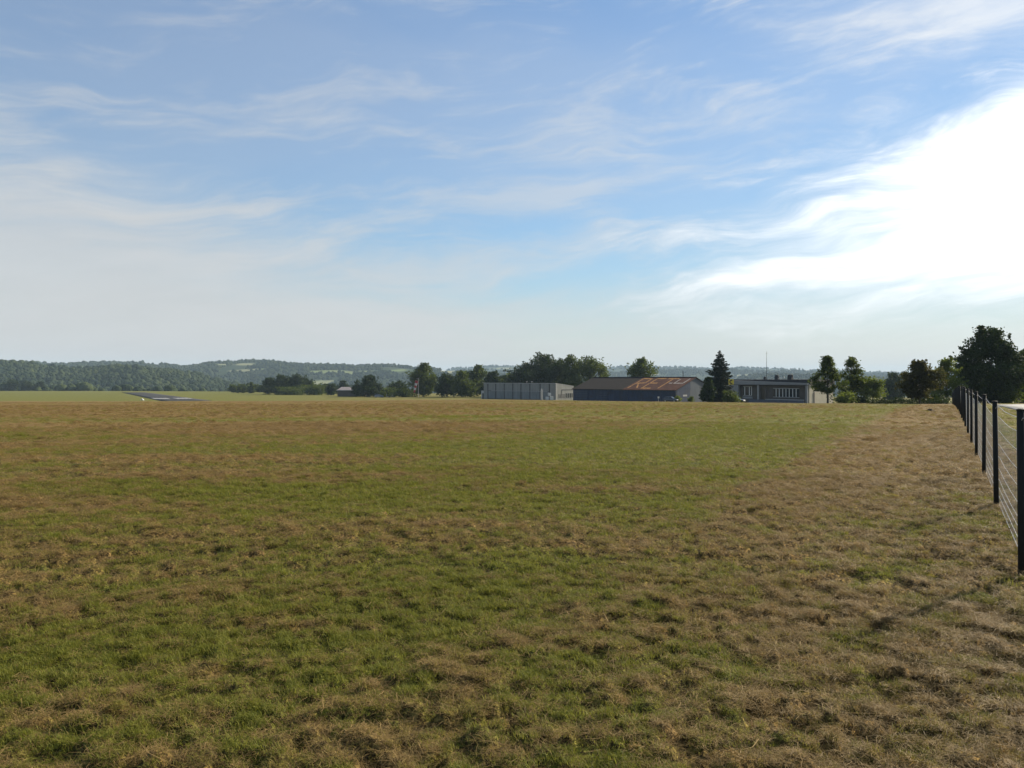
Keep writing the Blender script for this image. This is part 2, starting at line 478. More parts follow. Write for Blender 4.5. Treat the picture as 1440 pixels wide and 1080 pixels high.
n.put(p.inputs['Base Color'], n.mix(oa, woodc, fieldc))
p.inputs['Specular IOR Level'].default_value = 0.05
me = mesh_np('hills', v, q, [m], smooth=True)
OPEN = openland(HP, HPY, HX, YY)
fattr(me, 'open', OPEN.ravel())
tag(link('hills', me), kind='structure')

# ------------------------------------------------------------------ instanced stuff
def scatter(name, pts, scl, rot, var, protos, mats_attr=None, label=None, cat=None):
    """one object whose points carry instances of the prototype meshes"""
    pc = bpy.data.collections.new(name + '_kinds')
    for k, pm in enumerate(protos):
        pc.objects.link(bpy.data.objects.new('%s_kind_%02d' % (name, k), pm))
    me = bpy.data.meshes.new(name)
    me.vertices.add(len(pts)); me.vertices.foreach_set('co', np.asarray(pts, np.float32).ravel())
    fattr(me, 'scl', scl, 'FLOAT_VECTOR'); fattr(me, 'rot', rot, 'FLOAT_VECTOR'); fattr(me, 'var', var, 'INT')
    for k, a in (mats_attr or {}).items(): fattr(me, k, a)
    o = link(name, me)
    g = bpy.data.node_groups.new(name + '_scatter', 'GeometryNodeTree')
    g.interface.new_socket('Geometry', in_out='INPUT', socket_type='NodeSocketGeometry')
    g.interface.new_socket('Geometry', in_out='OUTPUT', socket_type='NodeSocketGeometry')
    gi = g.nodes.new('NodeGroupInput'); go = g.nodes.new('NodeGroupOutput')
    iop = g.nodes.new('GeometryNodeInstanceOnPoints')
    ci = g.nodes.new('GeometryNodeCollectionInfo'); ci.inputs[0].default_value = pc
    ci.inputs['Separate Children'].default_value = True; ci.inputs['Reset Children'].default_value = True
    def na(nm, t):
        x = g.nodes.new('GeometryNodeInputNamedAttribute'); x.data_type = t; x.inputs[0].default_value = nm
        return x.outputs[0]
    iop.inputs['Pick Instance'].default_value = True
    g.links.new(gi.outputs[0], iop.inputs['Points']); g.links.new(ci.outputs[0], iop.inputs['Instance'])
    g.links.new(na('var', 'INT'), iop.inputs['Instance Index'])
    g.links.new(na('rot', 'FLOAT_VECTOR'), iop.inputs['Rotation'])
    g.links.new(na('scl', 'FLOAT_VECTOR'), iop.inputs['Scale'])
    g.links.new(iop.outputs[0], go.inputs[0])
    md = o.modifiers.new('scatter', 'NODES'); md.node_group = g
    tag(o, label, cat, None, 'stuff')
    return o

# far woods: rounded, broken crowns standing on the hills
def crown_blob(seed, mat):
    bm = bmesh.new(); bmesh.ops.create_icosphere(bm, subdivisions=3, radius=1.0)
    r_ = np.random.default_rng(seed)
    cs = r_.normal(size=(9, 3)); cs /= np.linalg.norm(cs, axis=1)[:, None]
    for vv in bm.verts:
        c = np.array(vv.co); d = (cs @ c)
        k = 0.72 + 0.30 * max(0, d.max() - 0.55) / 0.45 + r_.uniform(-.07, .07)
        vv.co = Vector(c * k); vv.co.z = vv.co.z * 1.05 + 0.75
    me = bpy.data.meshes.new('far_crown'); bm.to_mesh(me); bm.free()
    me.materials.append(mat); return me
m, n, p = material('far_crown', 0.9)
oi = n.n('ShaderNodeObjectInfo').outputs['Random']
pos = n.n('ShaderNodeNewGeometry').outputs['Position']
cc = n.mix(oi, (0.012, 0.023, 0.011), (0.044, 0.060, 0.022))
cc = n.mix(n.mul(n.step(n.noise(pos, 0.010, 3), 0.45, 0.65), 0.5), cc, (0.07, 0.085, 0.03))
n.put(p.inputs['Base Color'], cc); p.inputs['Specular IOR Level'].default_value = 0.05
M_FAR = m
blobs = [crown_blob(s, M_FAR) for s in range(5)]
P = []
for (Y0, wf, wb, th, kn), cnt in zip(RIDGES, (9000, 13000, 3500, 8000, 7000)):
    t_ = rng.random(cnt * 3); Yp = Y0 - wf * (1 - np.sqrt(t_) * 1.03)
    bp_ = rng.uniform(-0.80, 0.90, cnt * 3)
    z_ = hills_h(bp_, Yp)
    px_, py_ = CX + F * bp_, HY + F * (EYE - z_) / Yp
    ok = (openland(px_, py_, bp_ * Yp, Yp) < 0.4) & (z_ > ZV + 3) & (py_ < 556)
    keep = vnoise(bp_ * Yp / 160, Yp / 160, 9)
    ok &= (keep > 0.16) | (Y0 < 2000)
    idx = np.nonzero(ok)[0][:cnt]
    s_ = th * rng.uniform(0.24, 0.60, len(idx)) * (0.6 + 0.9 * vnoise(bp_[idx] * Yp[idx] / 90, Yp[idx] / 90, 14))
    P.append(np.stack([bp_[idx] * Yp[idx], Yp[idx], z_[idx] - 1.0, s_], -1))
P = np.vstack(P); N = len(P)
scatter('distant_woods', P[:, :3], np.stack([P[:, 3] * rng.uniform(.8, 1.2, N), P[:, 3] * rng.uniform(.8, 1.2, N), P[:, 3] * rng.uniform(.75, 1.15, N)], -1),
        np.stack([np.zeros(N), np.zeros(N), rng.uniform(0, 6.28, N)], -1), rng.integers(0, 5, N), blobs, None,
        'dark green woods covering the distant hills beyond the valley', 'woods')

# ------------------------------------------------------------------ road and runway
def strip(name, centre, width, mat, lift, nx=6):
    """flat ribbon laid along a line of ground points"""
    c = np.asarray(centre, float)
    d = np.gradient(c, axis=0); d /= np.linalg.norm(d, axis=1)[:, None]
    nrm = np.stack([d[:, 1], -d[:, 0]], -1)
    V = []
    w = np.linspace(-0.5, 0.5, nx)
    for a in w:
        pq = c + nrm * (a * width)
        V.append(np.stack([pq[:, 0], pq[:, 1], base_h(pq[:, 0], pq[:, 1]) + lift * (1 if 0 < abs(a) < 0.5 else 1)], -1))
    lo0, hi0 = V[0].copy(), V[-1].copy(); lo0[:, 2] -= 0.35; hi0[:, 2] -= 0.35
    V = [lo0] + V + [hi0]
    nn = len(c); V = np.concatenate(V)
    i, j = np.meshgrid(np.arange(nx + 1), np.arange(nn - 1), indexing='ij')
    q = np.stack([i * nn + j, i * nn + j + 1, (i + 1) * nn + j + 1, (i + 1) * nn + j], -1).reshape(-1, 4)
    return link(name, mesh_np(name, V, q[:, ::-1], [mat]))

M_ROAD = plain('road_asphalt', (0.20, 0.195, 0.185), 0.75, 0.14, 0.8, 0, 0.4, 60)
M_RUN = plain('runway_asphalt', (0.060, 0.059, 0.060), 1.0, 0.25, 0.05)
M_RUN.node_tree.nodes['Principled BSDF'].inputs['Specular IOR Level'].default_value = 0.05
M_MARK = plain('runway_paint', (0.36, 0.36, 0.35), 0.8, 0.15, 0.3)
M_WHITE = plain('white_paint', (0.62, 0.62, 0.60), 0.5, 0.08)
yy = np.concatenate([np.linspace(-40, 50, 60), np.linspace(51, 120, 70)])
s0 = 0.535 + 5.6 + np.maximum(yy - 62, 0) ** 2 * 0.010
xx = (s0 + yy * FD.x) / FD.y
road = tag(strip('road', np.stack([xx, yy], -1), 5.4, M_ROAD, 0.05), kind='structure')

RA, RB = np.array([-119.0, 282.0]), np.array([-308.0, 625.0])
tt = np.linspace(0, 1, 60)[:, None]
runway = tag(strip('runway', RA + (RB - RA) * tt, 17.0, M_RUN, 0.08), kind='structure')
rd = (RB - RA) / np.linalg.norm(RB - RA); rn = np.array([rd[1], -rd[0]])
for side in (-1, 1):
    for kk in range(4):
        off = side * (2.0 + kk * 1.6)
        c0 = RA + rd * 50 + rn * off
        pc = strip('threshold_bar', c0 + rd * np.linspace(0, 26, 8)[:, None], 1.1, M_MARK, 0.092, 3)
        pc.parent = runway

# ------------------------------------------------------------------ grass
def blade_mesh(name, seed, count, hgt, spread, lean, wid, mat, lying=False):
    r_ = np.random.default_rng(seed)
    V, Q = [], []
    for _ in range(count):
        a = r_.uniform(0, 6.283); rr_ = spread * math.sqrt(r_.random())
        p0 = np.array([rr_ * math.cos(a), rr_ * math.sin(a), -0.004])
        h = hgt * r_.uniform(0.55, 1.15); az_ = r_.uniform(0, 6.283)
        d = np.array([math.cos(az_), math.sin(az_), 0.0]); s = np.array([-d[1], d[0], 0.0])
        ln = lean * r_.uniform(0.4, 1.3)
        if lying:
            p0[2] = r_.uniform(0.002, hgt * 0.22)
            k = [p0, p0 + d * h * 0.45 + np.array([0, 0, r_.uniform(-.05, .22) * h]), p0 + d * h * 0.9 + s * r_.uniform(-.15, .15) * h + np.array([0, 0, r_.uniform(-.12, .20) * h])]
        else:
            k = [p0, p0 + d * h * ln * 0.35 + np.array([0, 0, h * 0.55]), p0 + d * h * ln * 1.05 + np.array([0, 0, h * (1.0 - 0.28 * ln)])]
        w = wid * r_.uniform(0.7, 1.3)
        tw = r_.uniform(-0.8, 0.8); s = s * math.cos(tw) + np.array([0, 0, 1]) * math.sin(tw) * 0.6
        b = len(V)
        V += [k[0] - s * w, k[0] + s * w, k[1] - s * w * .8, k[1] + s * w * .8, k[2] - s * w * .12, k[2] + s * w * .12]
        Q += [(b, b + 1, b + 3, b + 2), (b + 2, b + 3, b + 5, b + 4)]
    return mesh_np(name, np.array(V), np.array(Q), [mat])

def grass_mat(name, dark, light, trans, dry_to=None):
    m, n, p = material(name, 0.65)
    ri = n.n('ShaderNodeNewGeometry').outputs['Random Per Island']
    ro = n.n('ShaderNodeObjectInfo').outputs['Random']
    dr = n.n('ShaderNodeAttribute', attribute_name='dry', attribute_type='INSTANCER').outputs['Fac']
    c = n.mix(n.m('MULTIPLY_ADD', ri, 0.6, n.mul(ro, 0.4)), dark, light)
    if dry_to: c = n.mix(n.m('MULTIPLY', n.step(dr, 0.2, 0.85), 0.8), c, dry_to)
    n.put(p.inputs['Base Color'], c); p.inputs['Specular IOR Level'].default_value = 0.2
    tr = n.n('ShaderNodeBsdfTranslucent'); n.put(tr.inputs[0], c)
    ms = n.n('ShaderNodeMixShader'); ms.inputs[0].default_value = trans
    n.t.links.new(p.outputs[0], ms.inputs[1]); n.t.links.new(tr.outputs[0], ms.inputs[2])
    n.t.links.new(ms.outputs[0], n.t.nodes['Material Output'].inputs[0])
    return m

M_BLADE = grass_mat('grass_blade', (0.100, 0.128, 0.018), (0.285, 0.270, 0.042), 0.45, (0.290, 0.215, 0.060))
M_STRAW = grass_mat('straw_blade', (0.120, 0.076, 0.026), (0.450, 0.310, 0.120), 0.30)
tufts = [blade_mesh('grass_tuft', 1, 26, .034, .055, .9, .0016, M_BLADE), blade_mesh('grass_tuft', 2, 24, .044, .052, 1.1, .0017, M_BLADE),
         blade_mesh('grass_tuft', 3, 30, .027, .065, 1.0, .0015, M_BLADE), blade_mesh('straw_tuft', 4, 26, .085, .075, .5, .0010, M_STRAW, True),
         blade_mesh('straw_tuft', 5, 26, .105, .085, .5, .0010, M_STRAW, True), blade_mesh('straw_tuft', 6, 26, .036, .060, .9, .0012, M_STRAW)]

def clump_mesh(name, seed, count, w, h, mat):
    """small heap of matted cuttings: blades lying over a low dome"""
    r_ = np.random.default_rng(seed); V, Q = [], []
    for _ in range(count):
        a = r_.uniform(0, 6.283); q_ = math.sqrt(r_.random())
        c = np.array([w * q_ * math.cos(a), w * .8 * q_ * math.sin(a), h * (1 - q_ ** 2) * r_.uniform(.5, 1.1)])
        d = r_.normal(size=3) * np.array([1, 1, .35]); d /= np.linalg.norm(d)
        s = np.cross(d, r_.normal(size=3)); s /= np.linalg.norm(s)
        l = r_.uniform(.35, .9) * w * .5; wd_ = w * .022
        b = len(V); V += [c - d * l - s * wd_, c - d * l + s * wd_, c + d * l + s * wd_ * .4, c + d * l - s * wd_ * .4]; Q.append((b, b + 1, b + 2, b + 3))
    return mesh_np(name, np.array(V), np.array(Q), [mat])
tufts += [clump_mesh('hay_clump', 31, 90, .10, .055, M_STRAW), clump_mesh('hay_clump', 32, 110, .13, .060, M_STRAW), clump_mesh('grass_clump', 33, 100, .11, .060, M_BLADE)]
GP, GS, GV, GD = [], [], [], []
def sow(r0, r1, dens, s0, s1):
    a0, a1 = R(-43), R(47)
    cnt = int((r1 * r1 - r0 * r0) * 0.5 * (a1 - a0) * dens)
    r_ = np.sqrt(rng.uniform(r0 * r0, r1 * r1, cnt)); a_ = rng.uniform(a0, a1, cnt)
    x, y = r_ * np.sin(a_), r_ * np.cos(a_)
    d = dryness(x, y); z = ground(x, y)
    clump = sstep(fbm(x / 0.075, y / 0.062, 57, 2), 0.30, 0.62)
    ok = (np.abs(road_d(x, y)) > 2.9) & (rng.random(cnt) < 0.22 + 0.9 * clump)
    x, y, z, d = x[ok], y[ok], z[ok], d[ok]; c = len(x)
    isdry = rng.random(c) < np.clip(0.06 + d * 0.92, 0.10, 0.92)
    var = np.where(isdry, rng.integers(3, 6, c), rng.integers(0, 3, c))
    f = (s0 + (s1 - s0) * (np.hypot(x, y) - r0) / (r1 - r0)) * rng.uniform(0.7, 1.25, c)
    hh = np.where(isdry, rng.uniform(0.6, 1.3, c), rng.uniform(0.65, 1.25, c) * (1.25 - 0.5 * d))
    GP.append(np.stack([x, y, z], -1)); GS.append(np.stack([f, f, np.minimum(f, 1.5) * hh * np.where(isdry, .75, .92)], -1)); GV.append(var); GD.append(d)
sow(2.3, 6.5, 1900, .62, .90)
sow(6.5, 14, 640, .90, 1.3)
sow(14, 30, 110, 1.5, 2.2)
sow(30, 62, 26, 2.2, 3.2)
sow(62, 150, 4.0, 3.2, 5.0)
def clods(r0, r1, dens, sc):
    cnt = int((r1 * r1 - r0 * r0) * 0.5 * R(90) * dens)
    r_ = np.sqrt(rng.uniform(r0 * r0, r1 * r1, cnt)); a_ = rng.uniform(R(-43), R(47), cnt)
    x, y = r_ * np.sin(a_), r_ * np.cos(a_)
    d = dryness(x, y)
    ok = (np.abs(road_d(x, y)) > 2.9) & (rng.random(cnt) < sstep(d + 0.6 * (fbm(x / .9, y / .5, 91, 2) - .5), 0.35, 0.85) + .06)
    x, y, d = x[ok], y[ok], d[ok]; c = len(x)
    f = sc * rng.uniform(.5, 1.35, c)
    GP.append(np.stack([x, y, ground(x, y)], -1)); GS.append(np.stack([f, f, f * rng.uniform(.7, 1.3, c)], -1))
    GV.append(np.where(rng.random(c) < .15 + .8 * d, rng.integers(6, 8, c), 8)); GD.append(d)
clods(3, 9, 30.0, .45)
clods(9, 22, 18.0, .62)
clods(22, 70, 4.0, 1.05)
# a patch of taller weeds out in the field
c = 260; x = rng.normal(-2.1, 1.0, c); y = rng.normal(33.5, .55, c)
GP.append(np.stack([x, y, ground(x, y)], -1)); f = rng.uniform(1.6, 2.6, c); GS.append(np.stack([f, f, f * 1.1], -1)); GV.append(rng.integers(0, 3, c)); GD.append(np.zeros(c))
GP, GS, GV, GD = np.vstack(GP), np.vstack(GS), np.concatenate(GV), np.concatenate(GD)
N = len(GP)
scatter('mown_grass', GP, GS, np.stack([rng.uniform(-.2, .2, N), rng.uniform(-.2, .2, N), rng.uniform(0, 6.283, N)], -1), GV, tufts, {'dry': GD},
        'short mown green grass strewn with dried brown cuttings', 'grass')

# long loose stalks lying about near the camera
stalk = [blade_mesh('dry_stalk', 20 + k, 1, .32, .0, .4, .0022, M_STRAW, True) for k in range(4)]
N = 150
r_ = np.sqrt(rng.uniform(9, 90, N)); a_ = rng.uniform(R(-36), R(38), N)
x, y = r_ * np.sin(a_), r_ * np.cos(a_)
scatter('loose_straw', np.stack([x, y, ground(x, y) + 0.035], -1), np.repeat(rng.uniform(.5, 1.0, N)[:, None], 3, 1), np.stack([rng.uniform(-.2, .2, N)] * 2 + [rng.uniform(0, 6.28, N)], -1),
        rng.integers(0, 4, N), stalk, {'dry': np.ones(N)}, 'long pale straw stalks lying loose on the mown field', 'straw')

# ------------------------------------------------------------------ wire fence
M_POST = plain('post_paint', (0.005, 0.0065, 0.0055), 0.85, 0.3, 3.0)
M_WIRE = plain('wire_metal', (0.46, 0.46, 0.46), 0.45, 0.1, 3.0, 0.7)
P0 = Vector((4.16, 6.27, 0)); STEP = 3.77; NP = 27; PH = 1.33
fence = tag(empty('wire_fence', (P0.x, P0.y, 0)), 'wire mesh fence on thin dark green posts between field and road', 'fence')
FX, FY = P0.x, P0.y
posts = []
for k in range(-2, NP):
    x, y = P0.x + FD.x * STEP * k, P0.y + FD.y * STEP * k
    z = float(ground(np.array([x]), np.array([y]))[0])
    posts.append(Vector((x - FX, y - FY, z)))
pmesh = pcap = pclip = None
for k, b in enumerate(posts):
    if pmesh is None:
        o = MB().tube([(0, 0, -0.3), (0, 0, PH)], 0.029, 14).build('post', M_POST, fence, smooth=False)
        for pl in o.data.polygons: pl.use_smooth = len(pl.vertices) == 4
        c = MB().tube([(0, 0, PH), (0, 0, PH + .010), (0, 0, PH + .017)], [.0335, .0335, .018], 14).build('cap', M_POST, o)
        cl = MB()
        for hz_ in (1.25,): cl.tube([(-.012, -.030, hz_), (-.012, -.040, hz_ + .02), (.012, -.040, hz_ + .02), (.012, -.030, hz_)], .003, 5)
        cl = cl.build('wire_clip', M_WIRE, o)
        pmesh, pcap, pclip = o.data, c.data, cl.data
    else:
        o = link('post', pmesh, fence); link('cap', pcap, o); link('wire_clip', pclip, o)
    o.location = b
    o.rotation_euler = (random.uniform(-.014, .014), random.uniform(-.014, .014), random.uniform(0, .2))
PERP = Vector((FD.y, -FD.x, 0)) * 0.034                               # wires run on the road side of the posts
HTS = [0.06, 0.15, 0.25, 0.36, 0.49, 0.64, 0.80, 0.97, 1.14, 1.27]
for h in HTS:
    pts = []
    for a, b in zip(posts, posts[1:]):
        for t in (0, .25, .5, .75):
            pts.append(a.lerp(b, t) + PERP + Vector((0, 0, h - 0.035 * 4 * t * (1 - t) * (1 if h > .3 else .3) + random.uniform(-.004, .004))))
    pts.append(posts[-1] + PERP + Vector((0, 0, h)))
    MB().tube(pts, 0.0024 if h < 1.2 else 0.0030, 5, False).build('wire', M_WIRE, fence)
st = MB()
for a, b in zip(posts, posts[1:]):
    ns = 22
    for t in [(k + .5) / ns for k in range(ns)]:
        pp = a.lerp(b, t) + PERP
        st.tube([pp + Vector((0, 0, .03)), pp + Vector((0, 0, 1.14 - 0.035 * 4 * t * (1 - t)))], 0.0017, 4, False)
st = st.build('stay_wire', M_WIRE, fence); st['kind'] = 'stuff'

# ------------------------------------------------------------------ trees
def profile(kind, t):
    if kind == 'round': return np.where(t < .4, .55 + .45 * np.sin(np.clip(t / .4, 0, 1) * 1.57), np.sqrt(np.clip(1 - ((t - .4) / .6) ** 2, 0, 1)))
    if kind == 'egg': return np.where(t < .3, .5 + .5 * np.sin(np.clip(t / .3, 0, 1) * 1.57), np.clip(1 - ((t - .3) / .7) ** 1.6, 0, 1) * .93 + .07)
    if kind == 'vase': return np.where(t < .45, .35 + .65 * (t / .45) ** .8, np.clip(1 - ((t - .45) / .55) ** 2.0, 0, 1) * .9 + .1)
    if kind == 'cone': return np.clip(1.02 - t, 0.03, 1) ** .8
    if kind == 'column': return np.sqrt(np.clip(1 - (2 * t - 1) ** 4, 0, 1))
    return np.ones_like(t)

def quads(C, A, B):
    n_ = len(C)
    V = np.stack([C - A, C - B * .55, C + A, C + B * .55], 1).reshape(-1, 3)
    return V, np.arange(n_ * 4).reshape(-1, 4)

def rand_dirs(r_, n_):
    d = r_.normal(size=(n_, 3)); return d / np.linalg.norm(d, axis=1)[:, None]

def tree(name, label, px, Y, top, wpx, kind, mat, leaf, nleaf, bare=0.12, seed=0, group=None, cat='tree', nclump=60, crad=0.14, fill=0.55, base=None):
    b = at(px, Y) if base is None else base
    H = pz(top, Y) - b.z; Wd = wpx * Y / F * 1.12
    r_ = np.random.default_rng(seed + 1000)
    root = tag(empty(name, b), label, cat, group)
    nleaf = int(nleaf * 1.8); nclump = int(nclump * 1.3)
    z0 = H * bare
    cr = Wd * crad
    t = r_.random(nclump) ** 0.9
    ph = r_.uniform(0, 6.283, nclump)
    rad_ = profile(kind, t) * (Wd / 2 - cr * .8) * np.power(r_.random(nclump), 0.50) * (0.86 + 0.34 * r_.random(nclump))
    lob = vnoise(ph * 0.9 + seed, t * 3.2, seed + 5)
    rad_ = np.minimum(rad_ * (0.58 + 0.78 * lob), Wd / 2 * 1.04)
    C = np.stack([rad_ * np.cos(ph), rad_ * np.sin(ph), z0 + cr * .5 + t * (H - z0 - cr * 1.1)], -1)
    # a few leading shoots make the outline uneven
    ns = max(4, nclump // 9)
    C[:, 2] -= (H - z0) * .22 * t * (1 - vnoise(np.cos(ph) * 1.6 + seed, np.sin(ph) * 1.6, seed + 9)) * (rad_ > Wd * .12)
    C[:ns, 2] += r_.uniform(0, .06, ns) * H
    C[:, 2] = np.minimum(C[:, 2], H - cr * .5 - r_.random(nclump) ** 2 * .10 * H)
    rc = cr * r_.uniform(.55, 1.35, nclump)
    # trunk and limbs
    tb = MB()
    tr = max(0.05, H * 0.020)
    lean = Vector((r_.uniform(-.02, .02) * H, r_.uniform(-.02, .02) * H, 0))
    topz = z0 + (H - z0) * .6
    tb.tube([(0, 0, -.3), (0, 0, z0 * .5), lean * .5 + Vector((0, 0, z0)), lean + Vector((0, 0, topz))], [tr * 1.35, tr, tr * .85, tr * .25], 8)
    for c in C[r_.permutation(nclump)[:min(14, nclump)]]:
        s_ = Vector((0, 0, max(z0 * .75, min(topz * .9, c[2] * .62))))
        e = Vector(c)
        if e.z <= s_.z: s_.z = max(z0 * .6, e.z * .8)
        mdl = s_.lerp(e, .5) + Vector((0, 0, .05 * H * r_.uniform(-.3, .8)))
        tb.tube([s_, mdl, e], [tr * .42, tr * .28, tr * .08], 5)
    tb.build('trunk', BARK, root, smooth=True)
    # leaves on and in every clump
    w = rc ** 2; w = w / w.sum(); per = r_.choice(nclump, nleaf, p=w)
    D = rand_dirs(r_, nleaf)
    sh = np.power(r_.random(nleaf), fill) * 1.12
    L = C[per] + D * (rc[per] * sh)[:, None] * np.array([1.1, 1.1, .85])
    stray = r_.random(nleaf) < .06
    L[stray] += rand_dirs(r_, int(stray.sum())) * cr * .9
    # shoots that stick out of the outline
    nsh = 16 + nclump // 5; psh = max(10, int(nleaf * .10 / nsh))
    for q_ in range(nsh):
        c = C[r_.integers(nclump)]; o_ = np.array([c[0], c[1], (c[2] - H * .45) * .9]); o_ = o_ / (np.linalg.norm(o_) + 1e-6) + r_.normal(size=3) * .35 + np.array([0, 0, .45]); o_ /= np.linalg.norm(o_)
        u_ = r_.random(psh) ** .8
        seg = slice(q_ * psh, (q_ + 1) * psh)
        L[seg] = c + o_ * (u_ * cr * 2.1)[:, None] + r_.normal(size=(psh, 3)) * cr * (.30 - .22 * u_)[:, None]
    hi = L[:, 2] > H * .97
    L[hi, 2] = H * .97 + (L[hi, 2] - H * .97) * .45
    L[:, 2] = np.maximum(L[:, 2], .05)
    A = rand_dirs(r_, nleaf); A = A + D * .2; A /= np.linalg.norm(A, axis=1)[:, None]
    Bv = np.cross(A, rand_dirs(r_, nleaf)); Bv /= np.linalg.norm(Bv, axis=1)[:, None] + 1e-6
    ls = leaf * r_.uniform(.6, 1.35, nleaf)
    V, Q = quads(L, A * ls[:, None], Bv * ls[:, None])
    link('crown', mesh_np('crown', V, Q, [mat]), root)
    return root

def bush(name, label, px, Y, top, wpx, mat, leaf, nleaf, seed=0, group=None, cat='bush'):
    return tree(name, label, px, Y, top, wpx, 'round', mat, leaf, nleaf, 0.02, seed, group, cat, 26, 0.2, 0.6)

# right-hand side, beyond the crest
tree('broadleaf_tree', 'tall dense dark tree towering over the road behind the fence', 1392, 120, 458, 96, 'round', L_DARK, .20, 17000, .03, 1, nclump=190, crad=.075)
tree('broadleaf_tree', 'dark green tree standing by the roadside against the tallest tree', 1446, 128, 492, 64, 'round', L_MID, .20, 7000, .04, 2, nclump=90, crad=.09)
tree('ornamental_tree', 'purple tinged young tree with upright shoots near the fence end', 1293, 95, 507, 58, 'vase', L_PLUM, .13, 6500, .12, 3, nclump=90, crad=.09)
tree('ornamental_tree', 'pale yellow green tree with one long shoot behind the purple tinged tree', 1331, 112, 505, 54, 'vase', L_PALE, .14, 4200, .06, 4, nclump=80, crad=.085)
tree('young_tree', 'slender tree with a thin bare trunk in front of the cream wall', 1164, 128, 500, 44, 'egg', L_MID, .15, 4600, .20, 5, nclump=80, crad=.085)
tree('young_tree', 'thin topped tree just past the cream wall, second from it', 1198, 133, 501, 46, 'egg', L_MID, .15, 4600, .12, 6, nclump=80, crad=.085)
tree('young_tree', 'small bright green tree at the end of the young tree row', 1227, 130, 530, 36, 'round', L_PALE, .15, 2200, .16, 7, nclump=45, crad=.12)
bush('roadside_bush', 'dark thicket bush at the foot of the tallest roadside tree', 1372, 122, 530, 46, L_DARK, .18, 3000, 61)
bush('roadside_bush', 'green thicket bush between the two roadside trees', 1412, 118, 536, 40, L_MID, .18, 2600, 62)
bush('roadside_bush', 'broad dark thicket bush beyond the road bend', 1450, 126, 532, 56, L_DARK, .18, 3200, 63)
bush('leafy_bush', 'light green bush at the foot of the young trees', 1188, 126, 553, 34, L_PALE, .14, 1500, 8)
bush('leafy_bush', 'dark low bush beside the small bright green tree', 1213, 126, 557, 22, L_DARK, .14, 1200, 9)
bush('leafy_bush', 'dark low bush under the pale yellow green tree', 1317, 97, 556, 24, L_DARK, .12, 1200, 10)
tree('broadleaf_tree', 'dark hazy rounded tree standing far behind the low hedge', 1257, 300, 524, 42, 'round', L_DARK, .36, 5200, .03, 11, nclump=70, crad=.12)
tree('broadleaf_tree', 'dark hazy tree in the dip behind the purple tinged tree', 1290, 330, 530, 46, 'round', L_DARK, .38, 4200, .03, 12, nclump=60, crad=.12)
tree('round_tree', 'round crowned tree rising behind the rusty roofed hangar', 902, 300, 504, 42, 'round', L_MID, .34, 3600, .30, 13, nclump=60, crad=.12)
tree('broadleaf_tree', 'huge dark tree mass rising behind the grey hangar', 766, 335, 498, 86, 'round', L_DARK, .42, 11000, .06, 14, nclump=130, crad=.085)
tree('broadleaf_tree', 'dark tree on the low shoulder of the huge tree mass', 744, 330, 511, 50, 'round', L_DARK, .40, 4600, .06, 15, nclump=70, crad=.11)
tree('broadleaf_tree', 'tree with thin top shoots between huge dark tree and rusty roofed hangar', 802, 325, 500, 46, 'round', L_MID, .36, 4600, .10, 16, nclump=55, crad=.11)
tree('broadleaf_tree', 'green tree above the near end of the brown roof', 830, 318, 501, 54, 'round', L_MID, .36, 4600, .10, 17, nclump=80, crad=.11)
tree('broadleaf_tree', 'light edged tree over the far slope of the brown roof', 848, 322, 510, 22, 'egg', L_PALE, .34, 1500, .10, 18, nclump=40, crad=.13)
tree('broadleaf_tree', 'tall rounded tree directly behind the red and white windsock', 595, 362, 512, 44, 'round', L_MID, .40, 6000, .03, 19, nclump=90, crad=.10)
tree('broadleaf_tree', 'broad bushy tree next to the windsock tree', 629, 338, 526, 34, 'round', L_DARK, .38, 3600, .02, 20, nclump=60, crad=.12)
tree('broadleaf_tree', 'bushy tree with sunlit flank left of grey hangar annex', 649, 332, 522, 36, 'round', L_MID, .38, 4400, .02, 21, nclump=65, crad=.12)
tree('broadleaf_tree', 'taller dusty green tree over the grey hangar annex', 671, 375, 514, 34, 'round', L_MID, .42, 3600, .05, 22, nclump=60, crad=.12)
tree('broadleaf_tree', 'dark tree peeping over the first bays of grey hangar', 693, 350, 522, 32, 'round', L_DARK, .40, 3200, .03, 23, nclump=55, crad=.12)
tree('broadleaf_tree', 'paler tree peeping over the grey hangar beside dark tree mass', 716, 345, 525, 28, 'round', L_PALE, .38, 2400, .03, 24, nclump=45, crad=.13)
tree('broadleaf_tree', 'dark round tree beside the pale roofed shed', 519, 372, 528, 36, 'round', L_DARK, .40, 4200, .02, 25, nclump=60, crad=.12)
tree('broadleaf_tree', 'small dark tree leaning against the shed side tree', 505, 380, 534, 18, 'round', L_DARK, .38, 1500, .03, 26, nclump=30, crad=.15)
tree('broadleaf_tree', 'dark low tree between the shed side tree and windsock', 560, 410, 537, 30, 'round', L_DARK, .42, 2600, .02, 27, nclump=45, crad=.13)
bush('leafy_bush', 'green bush to the left of the windsock', 569, 352, 547, 24, L_MID, .36, 1500, 28)
bush('leafy_bush', 'green bush behind the yellow shrubs near the shed', 545, 372, 547, 30, L_MID, .36, 1700, 29)
bush('yellow_shrub', 'small yellow green shrub beside the grey trailer', 552, 352, 550, 11, L_YELL, .26, 600, 30)
bush('yellow_shrub', 'bright yellow shrub beside the round tree of the shed', 537, 356, 551, 9, L_YELL, .26, 500, 31)
tree('cypress', 'dense dark cypress shaped shrub at the end of the shed', 466, 440, 540, 14, 'column', L_DARK, .40, 2200, .02, 32, nclump=50, crad=.2)
tree('broadleaf_tree', 'small dark tree behind the pale roofed shed', 482, 520, 536, 18, 'round', L_DARK, .46, 1300, .03, 33, nclump=30, crad=.15)
